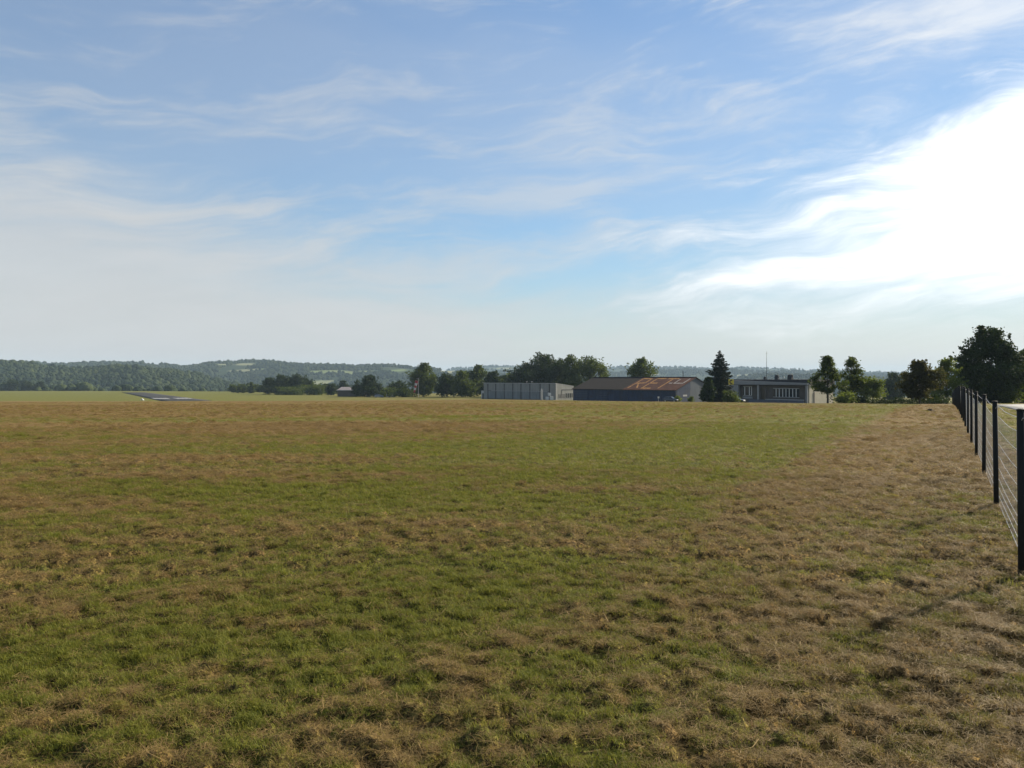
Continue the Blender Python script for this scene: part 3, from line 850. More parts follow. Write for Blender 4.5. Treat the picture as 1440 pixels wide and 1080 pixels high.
tree('broadleaf_tree', 'small dark tree behind the cypress shaped shrub', 457, 540, 541, 18, 'round', L_DARK, .46, 1200, .03, 34, nclump=30, crad=.15)
GV_ = 'trees of the dark grove by the runway'
for px, top, w, sd, lb in ((379, 531, 26, 35, 'outermost dark grove tree on the side towards the runway'), (396, 527, 28, 36, 'dark grove tree second from the runway, its top level with the tallest'),
                           (417, 526, 30, 37, 'tallest and broadest dark tree of the grove by the runway'), (431, 532, 24, 38, 'lower dark grove tree on the side towards the shed')):
    tree('grove_tree', lb, px, 485 + sd % 3 * 5, top, w, 'round', L_DARK, .46, 3200, .02, sd, GV_, nclump=50, crad=.13)
bush('leafy_bush', 'long green bush at the foot of the dark grove', 410, 468, 545, 36, L_MID, .42, 1800, 39)
bush('leafy_bush', 'rounded green bush between the grove and the cypress shaped shrub', 443, 460, 541, 34, L_MID, .42, 2200, 40)
for px, top, w, Yv, sd, lb in ((328, 541, 15, 570, 41, 'small hazy tree nearest the runway, outside the dark grove'), (341, 540, 14, 575, 42, 'small hazy tree in the middle of three between runway and grove'), (354, 538, 13, 560, 43, 'tallest of three small hazy trees, right beside the dark grove')):
    tree('edge_tree', lb, px, Yv, top, w, 'round', L_MID, .5, 1300, .03, sd, 'small trees between runway and grove', nclump=30, crad=.15)
for px, top, w, sd, lb in ((16, 533, 25, 44, 'broadest dark tree at the far airfield edge below the wooded hill'), (38, 535, 16, 45, 'dark tree between two others at the far edge of airfield'), (56, 536, 13, 46, 'narrowest dark tree of three at the far airfield edge')):
    tree('edge_tree', lb, px, 800, top, w, 'round', L_DARK, .6, 1900, .02, sd, 'dark trees along the far airfield edge', nclump=40, crad=.14)
# scrub along the far edge of the airfield
N = 170
px_ = np.concatenate([rng.uniform(-60, 330, 130), rng.uniform(330, 470, 40)]); Yv = np.where(px_ < 330, rng.uniform(790, 835, N), rng.uniform(640, 690, N))
X_ = (px_ - CX) / F * Yv; s_ = rng.uniform(1.6, 4.2, N) * (0.6 + 0.8 * vnoise(px_ / 25, px_ * 0, 77))
scatter('far_scrub', np.stack([X_, Yv, base_h(X_, Yv) - .5], -1), np.stack([s_ * 1.3, s_ * 1.3, s_], -1), np.stack([np.zeros(N), np.zeros(N), rng.uniform(0, 6.28, N)], -1),
        rng.integers(0, 5, N), blobs, None, 'low dark scrub lining the far edge of the airfield', 'scrub')

def conifer(name, label, px, Y, top, wpx, mat, seed, tiers=30, needle=.15, bare=.04):
    b = at(px, Y); H = pz(top, Y) - b.z; Wd = wpx * Y / F
    r_ = np.random.default_rng(seed)
    root = tag(empty(name, b), label, 'tree')
    tb = MB().tube([(0, 0, -.3), (0, 0, H * .5), (0, 0, H * .985)], [H * .018, H * .011, H * .002], 8)
    Cs, As, Bs = [], [], []
    for k in range(tiers):
        t = k / (tiers - 1)
        zz0 = H * (bare + (0.975 - bare) * t ** .92)
        ln = (Wd / 2) * (1 - t) ** .85 * 1.0 + .12
        nb = int(11 - 5 * t)
        for q_ in range(nb):
            a = 6.283 * (q_ + r_.uniform(-.35, .35)) / nb + k * .7
            l = ln * r_.uniform(.50, 1.15); zz = zz0 + r_.uniform(-.02, .02) * H * (1 - t)
            d = np.array([math.cos(a), math.sin(a), 0])
            droop = -.25 + .45 * t
            e = np.array([0, 0, zz]) + d * l + np.array([0, 0, l * (droop + r_.uniform(-.12, .12)) + .06 * l])
            tb.tube([(0, 0, zz), Vector(e)], [H * .0035, H * .0012], 4, False)
            nn = int(22 + 60 * l)
            u = r_.random(nn) ** .7
            base_ = np.array([0, 0, zz]) + (e - np.array([0, 0, zz])) * u[:, None]
            sag = np.stack([np.zeros(nn), np.zeros(nn), -.10 * l * np.sin(u * 3.14)], -1)
            off = r_.normal(size=(nn, 3)) * np.array([.17, .17, .09]) * (l * .55 + .15) * (1.15 - u)[:, None]
            Cs.append(base_ + sag + off)
            dr = rand_dirs(r_, nn) * .7 + d + np.array([0, 0, -.25]); dr /= np.linalg.norm(dr, axis=1)[:, None]
            As.append(dr); Bs.append(np.cross(dr, rand_dirs(r_, nn)))
    tb.build('trunk', BARK, root, smooth=True)
    C, A, B_ = np.vstack(Cs), np.vstack(As), np.vstack(Bs)
    ls = needle * r_.uniform(.7, 1.5, len(C))[:, None]
    V, Q = quads(C, A * ls * 1.3, B_ * ls * .9)
    link('crown', mesh_np('crown', V, Q, [mat]), root)

conifer('fir_tree', 'tall dark fir tree between the blue hangar and the low building', 1012, 180, 492, 58, L_FIR, 51)
tree('evergreen_bush', 'dense dark evergreen shrub hugging the tall fir', 996, 174, 531, 20, 'egg', L_DARK, .24, 2800, .02, 52, cat='bush', nclump=50, crad=.15)
bush('leafy_bush', 'leafy green shrub beside the tall fir in front of the pale wall', 1027, 166, 551, 24, L_MID, .18, 1700, 53)
bush('leafy_bush', 'small bush at the corner of the blue hangar', 952, 214, 557.5, 11, L_PALE, .18, 600, 54)
bush('leafy_bush', 'small pale bush under the blue hangar gable', 971, 210, 558, 8, L_PALE, .18, 400, 55)

# low clipped hedge across the dip
he = tag(empty('low_hedge', at(1276, 99)), 'low dark hedge running across behind the brown strip', 'hedge')
hp0, hp1 = at(1222, 106), at(1334, 92)
nl = 5200
tq = rng.random(nl)
Lp = np.stack([hp0.x + (hp1.x - hp0.x) * tq, hp0.y + (hp1.y - hp0.y) * tq, np.zeros(nl)], -1) + rng.normal(size=(nl, 3)) * np.array([.25, .25, 0])
Lp[:, 2] = base_h(Lp[:, 0], Lp[:, 1]) + rng.random(nl) * (0.45 + .5 * vnoise(tq * 30, tq * 0, 3))
Lp -= np.array(he.location)
A = rand_dirs(rng, nl); B_ = np.cross(A, rand_dirs(rng, nl)); ls = rng.uniform(.05, .12, nl)[:, None]
V, Q = quads(Lp, A * ls, B_ * ls)
link('foliage', mesh_np('foliage', V, Q, [L_DARK]), he)
for k in range(24):
    t_ = (k + .5) / 24; x_, y_ = hp0.x + (hp1.x - hp0.x) * t_, hp0.y + (hp1.y - hp0.y) * t_
    zb = gz(x_, y_); MB().tube([Vector((x_, y_, zb - .1)) - he.location, Vector((x_ + .08, y_, zb + .5)) - he.location], [.02, .008], 5).build('stem', BARK, he)

# ------------------------------------------------------------------ buildings
def ribbed(name, col, rough=0.6, pitch=0.35, var=0.12, strength=0.5, stain=None):
    """profiled metal sheet: upright ribs as fine relief, weathered colour"""
    m, n, p = material(name, rough)
    tcx = n.n('ShaderNodeTexCoord').outputs['Object']
    x, y, z = n.sep(tcx)
    sv = n.noise(n.xyz(n.mul(x, 1.2), n.mul(y, 1.2), n.mul(z, .25)), 1.0, 6, 0.65)
    c = n.mix(n.step(sv, .3, .72), tuple(k * (1 - var) for k in col), tuple(k * (1 + var) for k in col))
    if stain: c = n.mix(n.mul(n.step(n.noise(tcx, .45, 6, .65), .46, .66), .85), c, stain)
    n.put(p.inputs['Base Color'], c); p.inputs['Specular IOR Level'].default_value = 0.15
    b = n.n('ShaderNodeBump'); b.inputs['Strength'].default_value = strength; b.inputs['Distance'].default_value = 0.03
    n.put(b.inputs['Height'], n.m('SINE', n.mul(n.add(x, y), 6.283 / pitch))); n.put(p.inputs['Normal'], b.outputs[0])
    return m

M_GREY = ribbed('grey_cladding', (0.225, 0.228, 0.215))
M_GREYB = ribbed('grey_door_cladding', (0.190, 0.200, 0.200), var=.15)
M_CORE = plain('dark_frame', (0.045, 0.045, 0.045), .7)
M_TRIM = plain('pale_trim', (0.36, 0.36, 0.35), .5, .08)
M_GLASS = plain('window_glass', (0.020, 0.025, 0.030), .12, .2)
M_BLUE = ribbed('blue_cladding', (0.032, 0.045, 0.082), .6, .3, .18, .5, (0.034, 0.038, 0.054))
M_BLUEG = ribbed('blue_grey_cladding', (0.085, 0.098, 0.118), .6, .3, .15)
M_TILE = ribbed('brown_roof', (0.018, 0.013, 0.011), .95, .3, .2)
M_RUST = ribbed('rusty_roof', (0.075, 0.026, 0.016), .95, .3, .3, .5, (0.115, 0.045, 0.025))
M_YEL = plain('worn_yellow_paint', (0.30, 0.130, 0.018), .95, .5, 1.6)
M_PALEP = plain('worn_pale_paint', (0.26, 0.22, 0.19), .95, .5, 1.6)
M_CREAM = plain('cream_render', (0.42, 0.385, 0.29), .85, .08, .8, 0, .2, 12)
M_BRICK = plain('brown_render', (0.085, 0.072, 0.060), .85, .15, .7, 0, .3, 12)
M_FASC = plain('grey_fascia', (0.20, 0.205, 0.21), .6, .08, .5)
M_ROOFD = plain('dark_roof_felt', (0.030, 0.030, 0.033), .85, .2)
M_YSIGN = plain('yellow_sign', (0.62, 0.50, 0.05), .5, .05)
M_BLACK = plain('black_paint', (0.012, 0.012, 0.012), .5, .1)
M_PLINTH = plain('blue_grey_plinth', (0.085, 0.095, 0.125), .7, .15)
M_BROWNW = plain('brown_boards', (0.085, 0.068, 0.058), .8, .2)
M_PALER = ribbed('pale_shed_roof', (0.34, 0.29, 0.27), .7, .25, .12)

class Building:
    def __init__(s, name, label, cpx, cY, L, th):
        """(cpx, cY): near right-hand front corner; L: front length; th: turn of the front"""
        c, sn = math.cos(th), math.sin(th)
        X = (cpx - CX) / F * cY
        s.xl, s.yl, s.c, s.s, s.L = X - L * c, cY + L * sn, c, sn, L
        s.zb = gz(X - L * c / 2, cY + L * sn / 2)
        s.root = tag(empty(name, (s.xl, s.yl, s.zb), -th), label, 'building')
    def u(s, px):
        b = (px - CX) / F; return (b * s.yl - s.xl) / (s.c + b * s.s)
    def z(s, py, u=0, v=0): return pz(py, s.yl - s.s * u + s.c * v) - s.zb
    def w(s, u, v, z): return Vector((s.xl + s.c * u + s.s * v, s.yl - s.s * u + s.c * v, s.zb + z))
    def box(s, name, mat, x0, x1, y0, y1, z0, z1, parent=None, bevel=0): return MB().box(x0, x1, y0, y1, z0, z1).build(name, mat, parent or s.root, bevel)

# --- grey hangar
G = Building('grey_hangar', 'pale grey metal hangar with dark vertical strips beside the rusty roofed hangar', 781, 270, 32.9, R(38))
HF, HB, DP = G.z(539, 14), G.z(539, 14) - 1.15, 11.4
MB().hexa([(0, .12, -1.2), (G.L, .12, -1.2), (G.L - .02, DP, -1.2), (0, DP, -1.2), (0, .12, HF - .15), (G.L, .12, HF - .15), (G.L - .02, DP, HB - .15), (0, DP, HB - .15)]).build('wall', M_CORE, G.root)
edges = [0.0] + [G.u(p_) for p_ in (686, 697, 709, 721, 732.5, 745, 759.5, 772.5)] + [G.L]
zmid = G.z(549.8, 14)
for k in range(9):
    a, b = edges[k] + (.24 if k else 0), edges[k + 1] - (.24 if k < 8 else 0)
    G.box('upper_panel', M_GREY, a, b, 0, .11, zmid + .07, HF)
    if k in (0,): G.box('lower_panel', M_GREY, a, b, 0, .11, -1.2, zmid + .066)
    elif k in (8,): G.box('lower_panel', M_GREY, a, b, 0, .11, -1.2, zmid + .066)
    else:
        G.box('door_panel', M_GREYB, a, b, .02, .11, .12, zmid - .07)
        if k in (2, 1): G.box('door_leaf', M_GREYB, a + .9, a + 1.9, -.03, .02, .14, 2.4)
G.box('door_rail', M_TRIM, G.u(691), G.u(770), -.06, .0, zmid - .05, zmid + .05)
rf = MB().hexa([(-.15, -.12, HF), (G.L + .15, -.12, HF), (G.L + .15, DP + .15, HB), (-.15, DP + .15, HB), (-.15, -.12, HF + .14), (G.L + .15, -.12, HF + .14), (G.L + .15, DP + .15, HB + .14), (-.15, DP + .15, HB + .14)]).build('roof', M_TRIM, G.root)
for pxx in (739.5, 746.5):
    uu = G.u(pxx); MB().tube([(uu, .5, HF + .1), (uu, .5, HF + .55)], .05, 6).box(uu - .22, uu + .22, .3, .7, HF + .5, HF + .68).build('roof_lamp', M_TRIM, rf)
side = MB().hexa([(G.L, .13, -1.2), (G.L + .1, .13, -1.2), (G.L + .1, DP, -1.2), (G.L, DP, -1.2), (G.L, .13, HF - .02), (G.L + .1, .13, HF - .02), (G.L + .1, DP, HB - .02), (G.L, DP, HB - .02)]).build('side_wall', M_GREY, G.root)
G.box('corner_post', M_TRIM, G.L + .1, G.L + .16, .1, .45, -1.2, HF - .05)
G.box('side_beam', M_CORE, G.L + .1, G.L + .2, 3.8, 11.0, 3.55, 3.75)
G.box('side_opening', M_CORE, G.L + .1, G.L + .14, 1.9, 5.8, .7, 2.1)
for k in range(4):
    w_ = G.box('window', M_GLASS, G.L + .1, G.L + .15, 6.5 + k * 1.15, 7.3 + k * 1.15, .8, 2.3)
    G.box('window_frame', M_TRIM, G.L + .1, G.L + .18, 6.3 + k * 1.15, 6.44 + k * 1.15, .5, 2.5, w_)
MB().tube([(G.L + .15, 3.9, 3.6), (G.L + .15, 3.2, .9)], .05, 6).build('downpipe', M_CORE, G.root)
# little white annex on its left end
an = Building('entrance_annex', 'little white porch with a dark door at the end of the grey hangar', 681, 291, 1.5, R(38))
an.box('wall', M_TRIM, 0, 1.45, 0, 4, -1, 2.9)
an.box('door', M_CORE, .55, 1.2, -.04, 0, -.6, 2.1)
an.box('roof', M_TRIM, -.1, 1.48, -.1, 4.1, 2.9, 3.05)

# --- hangar with the rusty roof
Bh = Building('rusty_roof_hangar', 'long blue walled hangar with rusty brown roof bearing painted letters', 950, 225, 37.7, R(42))
L_, DPT = Bh.L, 23.6
ZE, ZR = Bh.z(547.6, 19), EYE - Bh.zb
MB().box(0.06, L_ - .06, .12, DPT, -1.2, ZE - .06).build('wall', M_CORE, Bh.root)
seams = [0, Bh.u(827), Bh.u(842), Bh.u(854), Bh.u(863), Bh.u(882), Bh.u(902), Bh.u(929), L_]
for k in range(8):
    off = (0, .05, .02, .06, 0, .03, .01, .04)[k]
    Bh.box('wall_panel', M_BLUE, seams[k] + .05, seams[k + 1] - .05, off - .02, .115, -1.2, ZE - .10)
for k in range(5):
    Bh.box('slat', M_BLUEG, .3, seams[1] - .3, -.07, -.025, .5 + k * .55, .58 + k * .55)
    Bh.box('slat', M_BLUEG, seams[2] + .2, seams[3] - .2, -.05, -.01, .5 + k * .55, .58 + k * .55)
Bh.box('eave_rail', M_FASC, seams[4], L_, -.12, -.04, ZE - .2, ZE - .08)
slope = math.hypot(DPT / 2, ZR - ZE)
def roofpt(u, v, lift=0.0):                              # v metres up the front slope
    t = v / slope; a = math.atan2(ZR - ZE, DPT / 2)
    return Vector((u, DPT / 2 * t - math.sin(a) * lift, ZE + (ZR - ZE) * t + math.cos(a) * lift))
def roofslab(name, mat, u0, u1, v0, v1, l0, l1, parent):
    return MB().hexa([roofpt(u0, v0, l0), roofpt(u1, v0, l0), roofpt(u1, v1, l0), roofpt(u0, v1, l0), roofpt(u0, v0, l1), roofpt(u1, v0, l1), roofpt(u1, v1, l1), roofpt(u0, v1, l1)]).build(name, mat, parent)
ur = Bh.u(876)
roofslab('roof', M_TILE, -.3, ur - .01, -.45, slope, .0, .12, Bh.root)['label'] = 'plain dark brown half of the roof'
rust = roofslab('roof', M_RUST, ur, L_ + .35, -.45, slope, .0, .14, Bh.root); rust['label'] = 'rust red half of the roof with painted letters'
MB().hexa([(-.3, DPT / 2, ZR), (L_ + .35, DPT / 2, ZR), (L_ + .35, DPT + .4, ZE - .12), (-.3, DPT + .4, ZE - .12), (-.3, DPT / 2, ZR + .14), (L_ + .35, DPT / 2, ZR + .14), (L_ + .35, DPT + .4, ZE), (-.3, DPT + .4, ZE)]).build('rear_roof', M_TILE, Bh.root)
Bh.box('ridge_cap', M_ROOFD, -.3, L_ + .36, DPT / 2 - .25, DPT / 2 + .25, ZR + .10, ZR + .24)
for x0, nm in ((0.0, 'left'), (L_ - .1, 'right')):
    g_ = MB(); vs = [g_.bm.verts.new(c_) for c_ in ((x0, .1, -1.2), (x0, DPT, -1.2), (x0, DPT, ZE - .08), (x0, DPT / 2, ZR - .04), (x0, .1, ZE - .08))]
    ws = [g_.bm.verts.new(v_.co + Vector((.1, 0, 0))) for v_ in vs]
    g_.bm.faces.new(vs); g_.bm.faces.new(ws[::-1])
    for k in range(5): g_.bm.faces.new((vs[k], vs[(k + 1) % 5], ws[(k + 1) % 5], ws[k]))
    g_.build('gable_wall', M_BLUEG, Bh.root)
Bh.box('gable_door', M_BLUE, L_, L_ + .05, .5, 8.4, -1.0, ZE - .1)
dk = MB(); vs = [dk.bm.verts.new((L_ + .01, y_, z_)) for y_, z_ in ((.8, ZE), (8.6, ZE), (8.6, ZE + 2.35), (.95, ZE + .08))]
ws = [dk.bm.verts.new(v_.co + Vector((.05, 0, 0))) for v_ in vs]
dk.bm.faces.new(vs); dk.bm.faces.new(ws[::-1])
for k in range(4): dk.bm.faces.new((vs[k], vs[(k + 1) % 4], ws[(k + 1) % 4], ws[k]))
dk.build('gable_panel', M_BLUE, Bh.root)
Bh.box('notice_board', M_TRIM, L_ + .05, L_ + .09, 4.2, 6.6, 1.7, 2.2)
MB().tube([(L_ - 4.2, DPT / 2, ZR), (L_ - 4.2, DPT / 2, ZR + 2.1)], .10, 8).build('flue_pipe', M_ROOFD, Bh.root)

# letters painted up the slope (their feet towards the eave)
def letter(strokes, u0, wd, mat, v0=1.1, v1=10.9, th=.50):
    mb = MB()
    for (a, b_, c_, d_) in strokes:
        p0_, p1_ = Vector((u0 + a * wd, v0 + b_ * (v1 - v0))), Vector((u0 + c_ * wd, v0 + d_ * (v1 - v0)))
        dr = (p1_ - p0_); dr.normalize(); nr = Vector((-dr.y, dr.x))
        hw = th * (.5 if abs(dr.x) < abs(dr.y) else .95)
        p0_ = p0_ - dr * hw * .3; p1_ = p1_ + dr * hw * .3
        cs = [p0_ - nr * hw, p1_ - nr * hw, p1_ + nr * hw, p0_ + nr * hw]
        mb.hexa([roofpt(c0.x, c0.y, .141) for c0 in cs] + [roofpt(c0.x, c0.y, .150) for c0 in cs])
    o = mb.build('letter', mat, rust); return o
letter([(0, 0, 0, 1), (0, 1, .95, .97), (.95, .97, .95, .55), (.95, .55, 0, .48), (.35, .47, 1.0, 0)], 20.4, 3.3, M_YEL)
letter([(0, 0, 0, 1), (0, 1, 1, 1), (0, .52, .8, .52), (0, 0, 1, 0)], 25.4, 3.0, M_YEL)
letter([(.5, 0, .5, 1), (0, 1, 1, 1)], 29.3, 3.7, M_YEL)
letter([(0, .50, 0, .95), (0, .52, 1, .52), (1, .52, 1, 1), (-.55, .52, -.25, .52)], 33.8, 3.0, M_PALEP, th=.45)['label'] = 'faded broken pale letter'

# --- low airfield building
T = Building('airfield_office', 'low flat roofed building with cream side wall and white framed windows', 1136, 185, 19.9, R(45))
TL, TD = T.L, 14.6
zf = T.z(541, 10)                                          # underside of the fascia
zr = T.z(534.2, 6)                                         # roof edge behind
MB().box(.15, TL - .1, .6, TD, -1.2, zf - .05).build('wall', M_BRICK, T.root)
MB().box(TL - .1, TL + .12, .55, TD, -1.2, zf + .1).build('side_wall', M_CREAM, T.root)
fs = MB().hexa([(-.6, -.55, zf), (TL + .1, -.55, zf), (TL + .1, .55, zf), (-.6, .55, zf), (-.6, -.55, zr - .08), (TL + .1, -.55, zf + .45), (TL + .1, .55, zf + .45), (-.6, .55, zr - .08)]).build('fascia', M_FASC, T.root)
rfT = MB().box(-.7, TL + .35, .8, TD + .4, zf + .12, zr + .12).build('roof', M_ROOFD, T.root)
T.box('soffit', M_ROOFD, -.55, TL + .05, -.5, .59, zf - .12, zf - .02)
T.box('end_wall', M_FASC, -.6, T.u(1039.5), -.45, .58, 1.2, zf - .13)
T.box('corner_column', M_FASC, TL - .42, TL + .06, -.40, .1, -1.2, zf - .13)
for pxx, sz, hh in ((1086.5, .55, .75), (1103.5, .9, 1.15), (1123, 1.15, 1.25)):
    uu = T.u(pxx) - 4.2
    MB().box(uu - sz * .45, uu + sz * .45, 4, 4 + sz, zr + .12, zr + hh * .7).tube([(uu, 4 + sz / 2, zr + hh * .6), (uu, 4 + sz / 2, zr + hh), (uu, 4 + sz / 2, zr + hh * 1.1)], [sz * .55, sz * .55, sz * .3], 12).build('vent', M_ROOFD, rfT)
uu = T.u(1112) - 4.2
MB().tube([(uu - 1.2, 4.3, zr + .1), (uu - .6, 4.3, zr + .55), (uu, 4.3, zr + .35), (uu + .5, 4.3, zr + .7)], .08, 6).build('duct', M_TRIM, rfT)
def window(px0, px1, py0, py1, mull, sill=True):
    a, b = T.u(px0), T.u(px1); z1, z0 = T.z(py0, (a + b) / 2), T.z(py1, (a + b) / 2)
    w_ = T.box('window', M_GLASS, a, b, .54, .598, z0, z1)
    fr = MB().box(a - .05, b + .05, .48, .537, z1 - .06, z1 + .08)
    fr.box(a - .05, b + .05, .48, .537, z0 - .08, z0 + .05)
    fr.build('window_frame', M_TRIM, w_)
    for pm in mull:
        um = T.u(pm); MB().box(um - .085, um + .085, .46, .536, z0 + .05, z1 - .06).build('mullion', M_WHITE, w_)
    return w_
w1 = window(1044, 1056, 543.5, 556, (1046, 1052.5, 1055.6))
w2 = window(1086, 1122.5, 546.4, 558.5, (1090.2, 1094.6, 1099.4, 1104, 1108.6, 1113.5, 1118.3))
ua, ub = T.u(1050), T.u(1043.5)
T.box('sill', M_FASC, T.u(1043), T.u(1057), .42, .598, T.z(560.5, 3), T.z(557.4, 3))
dr_ = T.box('door', M_GLASS, T.u(1068.6), T.u(1074.5), .5, .59, .1, T.z(543.2, 7))
T.box('door_frame', M_BROWNW, T.u(1074.7), T.u(1076.4), .45, .597, .1, T.z(543, 7), dr_)
T.box('porch_post', M_TRIM, T.u(1065.8), T.u(1067.4), -.3, .0, -1.0, zf - .13)
T.box('terrace_wall', M_PLINTH, T.u(1056), TL - .5, -1.2, -.9, -1.2, T.z(562.4, 14))
T.box('terrace_coping', M_TRIM, T.u(1079), TL - .5, -1.25, -.85, T.z(562.35, 14), T.z(561.4, 14))
T.box('side_pipe', M_BROWNW, TL + .12, TL + .25, 3.0, 3.3, -1, 3.0)
# mast on the roof
mp = T.w(T.u(1088) - 3.4, 3.0, zr + .12)
mast = tag(empty('radio_mast', mp), 'thin tall radio mast on the low flat roof', 'mast')
mh = pz(494, mp.y) - mp.z
MB().tube([(0, 0, 0), (0, 0, mh * .6), (0, 0, mh)], [.055, .045, .025], 6).build('pole', M_ROOFD, mast)
MB().box(-.18, .18, -.18, .18, 0, .06).build('base_plate', M_ROOFD, mast)
MB().tube([(-.35, 0, mh * .93), (.35, 0, mh * .93)], .018, 5).build('crossbar', M_ROOFD, mast)
# the sign with its letter
sp_ = at(1028.2, 166)
cs = tag(empty('letter_sign', (sp_.x, sp_.y, gz(sp_.x, sp_.y)), 0), 'square yellow sign with black letter C beside the tall fir', 'sign')
szl, szh = pz(540.6, sp_.y) - cs.location.z, pz(533.4, sp_.y) - cs.location.z
hw = (szh - szl) / 2
MB().box(-hw, hw, -.06, 0, szl, szh).build('board', M_YSIGN, cs)
arc = [(math.cos(a) * hw * .55, -.075, (szl + szh) / 2 + math.sin(a) * hw * .62) for a in [R(50 + k * 26) for k in range(11)]]
lt = MB()
for a, b in zip(arc, arc[1:]): lt.tube([a, b], .13, 6)
lt.build('letter', M_BLACK, cs)
MB().tube([(0, .08, -.4), (0, .08, szh - .1)], .05, 8).build('pole', M_ROOFD, cs)
MB().tube([(hw, .02, (szl + szh) / 2), (hw + .9, .05, (szl + szh) / 2)], .03, 5).build('bracket', M_ROOFD, cs)

# --- shed left of centre
S = Building('field_shed', 'long low brown shed with pale corrugated roof beside dark round tree', 511, 386, 13.4, R(6))
S.box('wall', M_BROWNW, 0, S.L, 0, 7, -1, 3.1)
for k in range(7): S.box('board', M_BROWNW, S.L * k / 7 + .03, S.L * (k + 1) / 7 - .03, -.05 - .02 * (k % 2), -.002, -.9, 3.0)
MB().hexa([(-.4, -.5, 2.95), (S.L + .4, -.5, 2.95), (S.L - 1.0, 3.5, 4.55), (.9, 3.5, 4.55), (-.4, -.5, 3.1), (S.L + .4, -.5, 3.1), (S.L - 1.0, 3.5, 4.7), (.9, 3.5, 4.7)]).build('roof', M_PALER, S.root)
MB().hexa([(.9, 3.5, 4.55), (S.L - 1.0, 3.5, 4.55), (S.L + .4, 7.5, 2.95), (-.4, 7.5, 2.95), (.9, 3.5, 4.69), (S.L - 1.0, 3.5, 4.69), (S.L + .4, 7.5, 3.1), (-.4, 7.5, 3.1)]).build('rear_roof', M_PALER, S.root)
S.box('gutter', M_TRIM, -.4, S.L + .4, -.62, -.5, 2.95, 3.2)

# --- far greenhouse on the hill and a few far farmhouses
M_HROOF = plain('far_roof', (0.30, 0.20, 0.15), .8, .2)
M_GLH = plain('greenhouse_film', (0.55, 0.58, 0.60), .4, .08)
def far_house(name, label, px, py, Y, L, dpt, hgt, wall, roof, rz=0.1, group=None, cat='building'):
    X = (px - CX) / F * Y; z = pz(py, Y)
    r_ = tag(empty(name, (X, Y, z), rz), label, cat, group)
    MB().box(-L / 2, L / 2, -dpt / 2, dpt / 2, -8, hgt * .6).build('wall', wall, r_)
    MB().hexa([(-L / 2 - .4, -dpt / 2 - .4, hgt * .58), (L / 2 + .4, -dpt / 2 - .4, hgt * .58), (L / 2 + .4, dpt / 2 + .4, hgt * .58), (-L / 2 - .4, dpt / 2 + .4, hgt * .58),
               (-L / 2 - .3, -.2, hgt), (L / 2 + .3, -.2, hgt), (L / 2 + .3, .2, hgt), (-L / 2 - .3, .2, hgt)]).build('roof', roof, r_)
def hill_py(px, Y):
    b = np.array([(px - CX) / F]); return float(HY + F * (EYE - hills_h(b, np.array([float(Y)]))[0]) / Y)
far_house('far_greenhouse', 'long pale greenhouse on the wooded hill beyond the airfield', 60, hill_py(60, 1340) - .5, 1330, 30, 12, 6.5, M_GLH, M_GLH, cat='greenhouse')

# ------------------------------------------------------------------ small things on the airfield
# windsock
wpos = at(588.3, 335)
wsk = tag(empty('windsock', wpos), 'limp red and white striped windsock on its pole', 'windsock')
hT = pz(531, 335) - wpos.z
MB().tube([(0, 0, -.3), (0, 0, hT)], [.10, .06], 8).build('pole', M_TRIM, wsk)
MB().tube([(0, 0, hT - .4), (-.9, 0, hT - .4)], .05, 6).build('swivel_arm', M_TRIM, wsk)
M_RED = plain('windsock_red', (0.30, 0.035, 0.035), .7, .1)
M_WSW = plain('windsock_white', (0.46, 0.44, 0.43), .7, .05)
zz0, zz1 = pz(535.5, 335) - wpos.z, pz(551.8, 335) - wpos.z
for k in range(5):
    a, b = k / 5, (k + 1) / 5
    ra_, rb_ = .62 - .32 * a, .62 - .32 * b
    MB().tube([(-.75 - 1.1 * a, 0, zz0 + (zz1 - zz0) * a), (-.75 - 1.1 * b, 0, zz0 + (zz1 - zz0) * b)], [ra_, rb_], 12).build('band', M_RED if k % 2 == 0 else M_WSW, wsk)

# white pole and stacked white tanks before the grey hangar
wp_ = at(761.4, 264)
wpr = tag(empty('white_pole', wp_), 'stout white pole standing before the grey hangar', 'pole')
MB().tube([(0, 0, -.3), (0, 0, 3.2), (0, 0, 3.9)], [.34, .31, .16], 12).build('shaft', M_TRIM, wpr)
MB().tube([(0, 0, -.2), (0, 0, .25)], .5, 12).build('footing', M_FASC, wpr)
def tank(label, px, Y, w, h, dz=0.0):
    p_ = at(px, Y); r_ = tag(empty('white_tank', (p_.x, p_.y, p_.z + dz)), label, 'tank', 'white tanks before the grey hangar')
    MB().box(-w / 2, w / 2, -w / 2, w / 2, .12, h).build('body', M_WHITE, r_, .06)
    MB().box(-w / 2, w / 2, -w / 2, w / 2, 0, .11).build('pallet', M_FASC, r_)
    MB().tube([(0, 0, h), (0, 0, h + .09)], .16, 10).build('lid', M_FASC, r_)
    for sx in (-1, 1): MB().box(sx * w * .25 - .03, sx * w * .25 + .03, -w / 2 - .03, -w / 2 - .005, .12, h - .08).build('cage_bar', M_FASC, r_)
tank('white cube tank on the ground beneath the stacked tank, nearer the white pole', 769.6, 258, 1.05, 1.15)
tank('white cube tank on the ground beneath the stacked tank, nearer the hangar corner', 775.6, 258, 1.15, 1.30)
tank('white cube tank stacked on top of two others before the grey hangar', 772.6, 258.1, 1.0, 1.0, 1.42)

# small white sign before the blue hangar
sg = at(926, 212); so_ = tag(empty('field_sign', sg), 'small white sign on a thin post before the blue hangar', 'sign')
MB().tube([(0, 0, -.3), (0, 0, 1.0)], .035, 8).build('post', M_WHITE, so_)
MB().box(-.24, .24, -.05, -.02, .95, 1.45).build('plate', M_WHITE, so_)

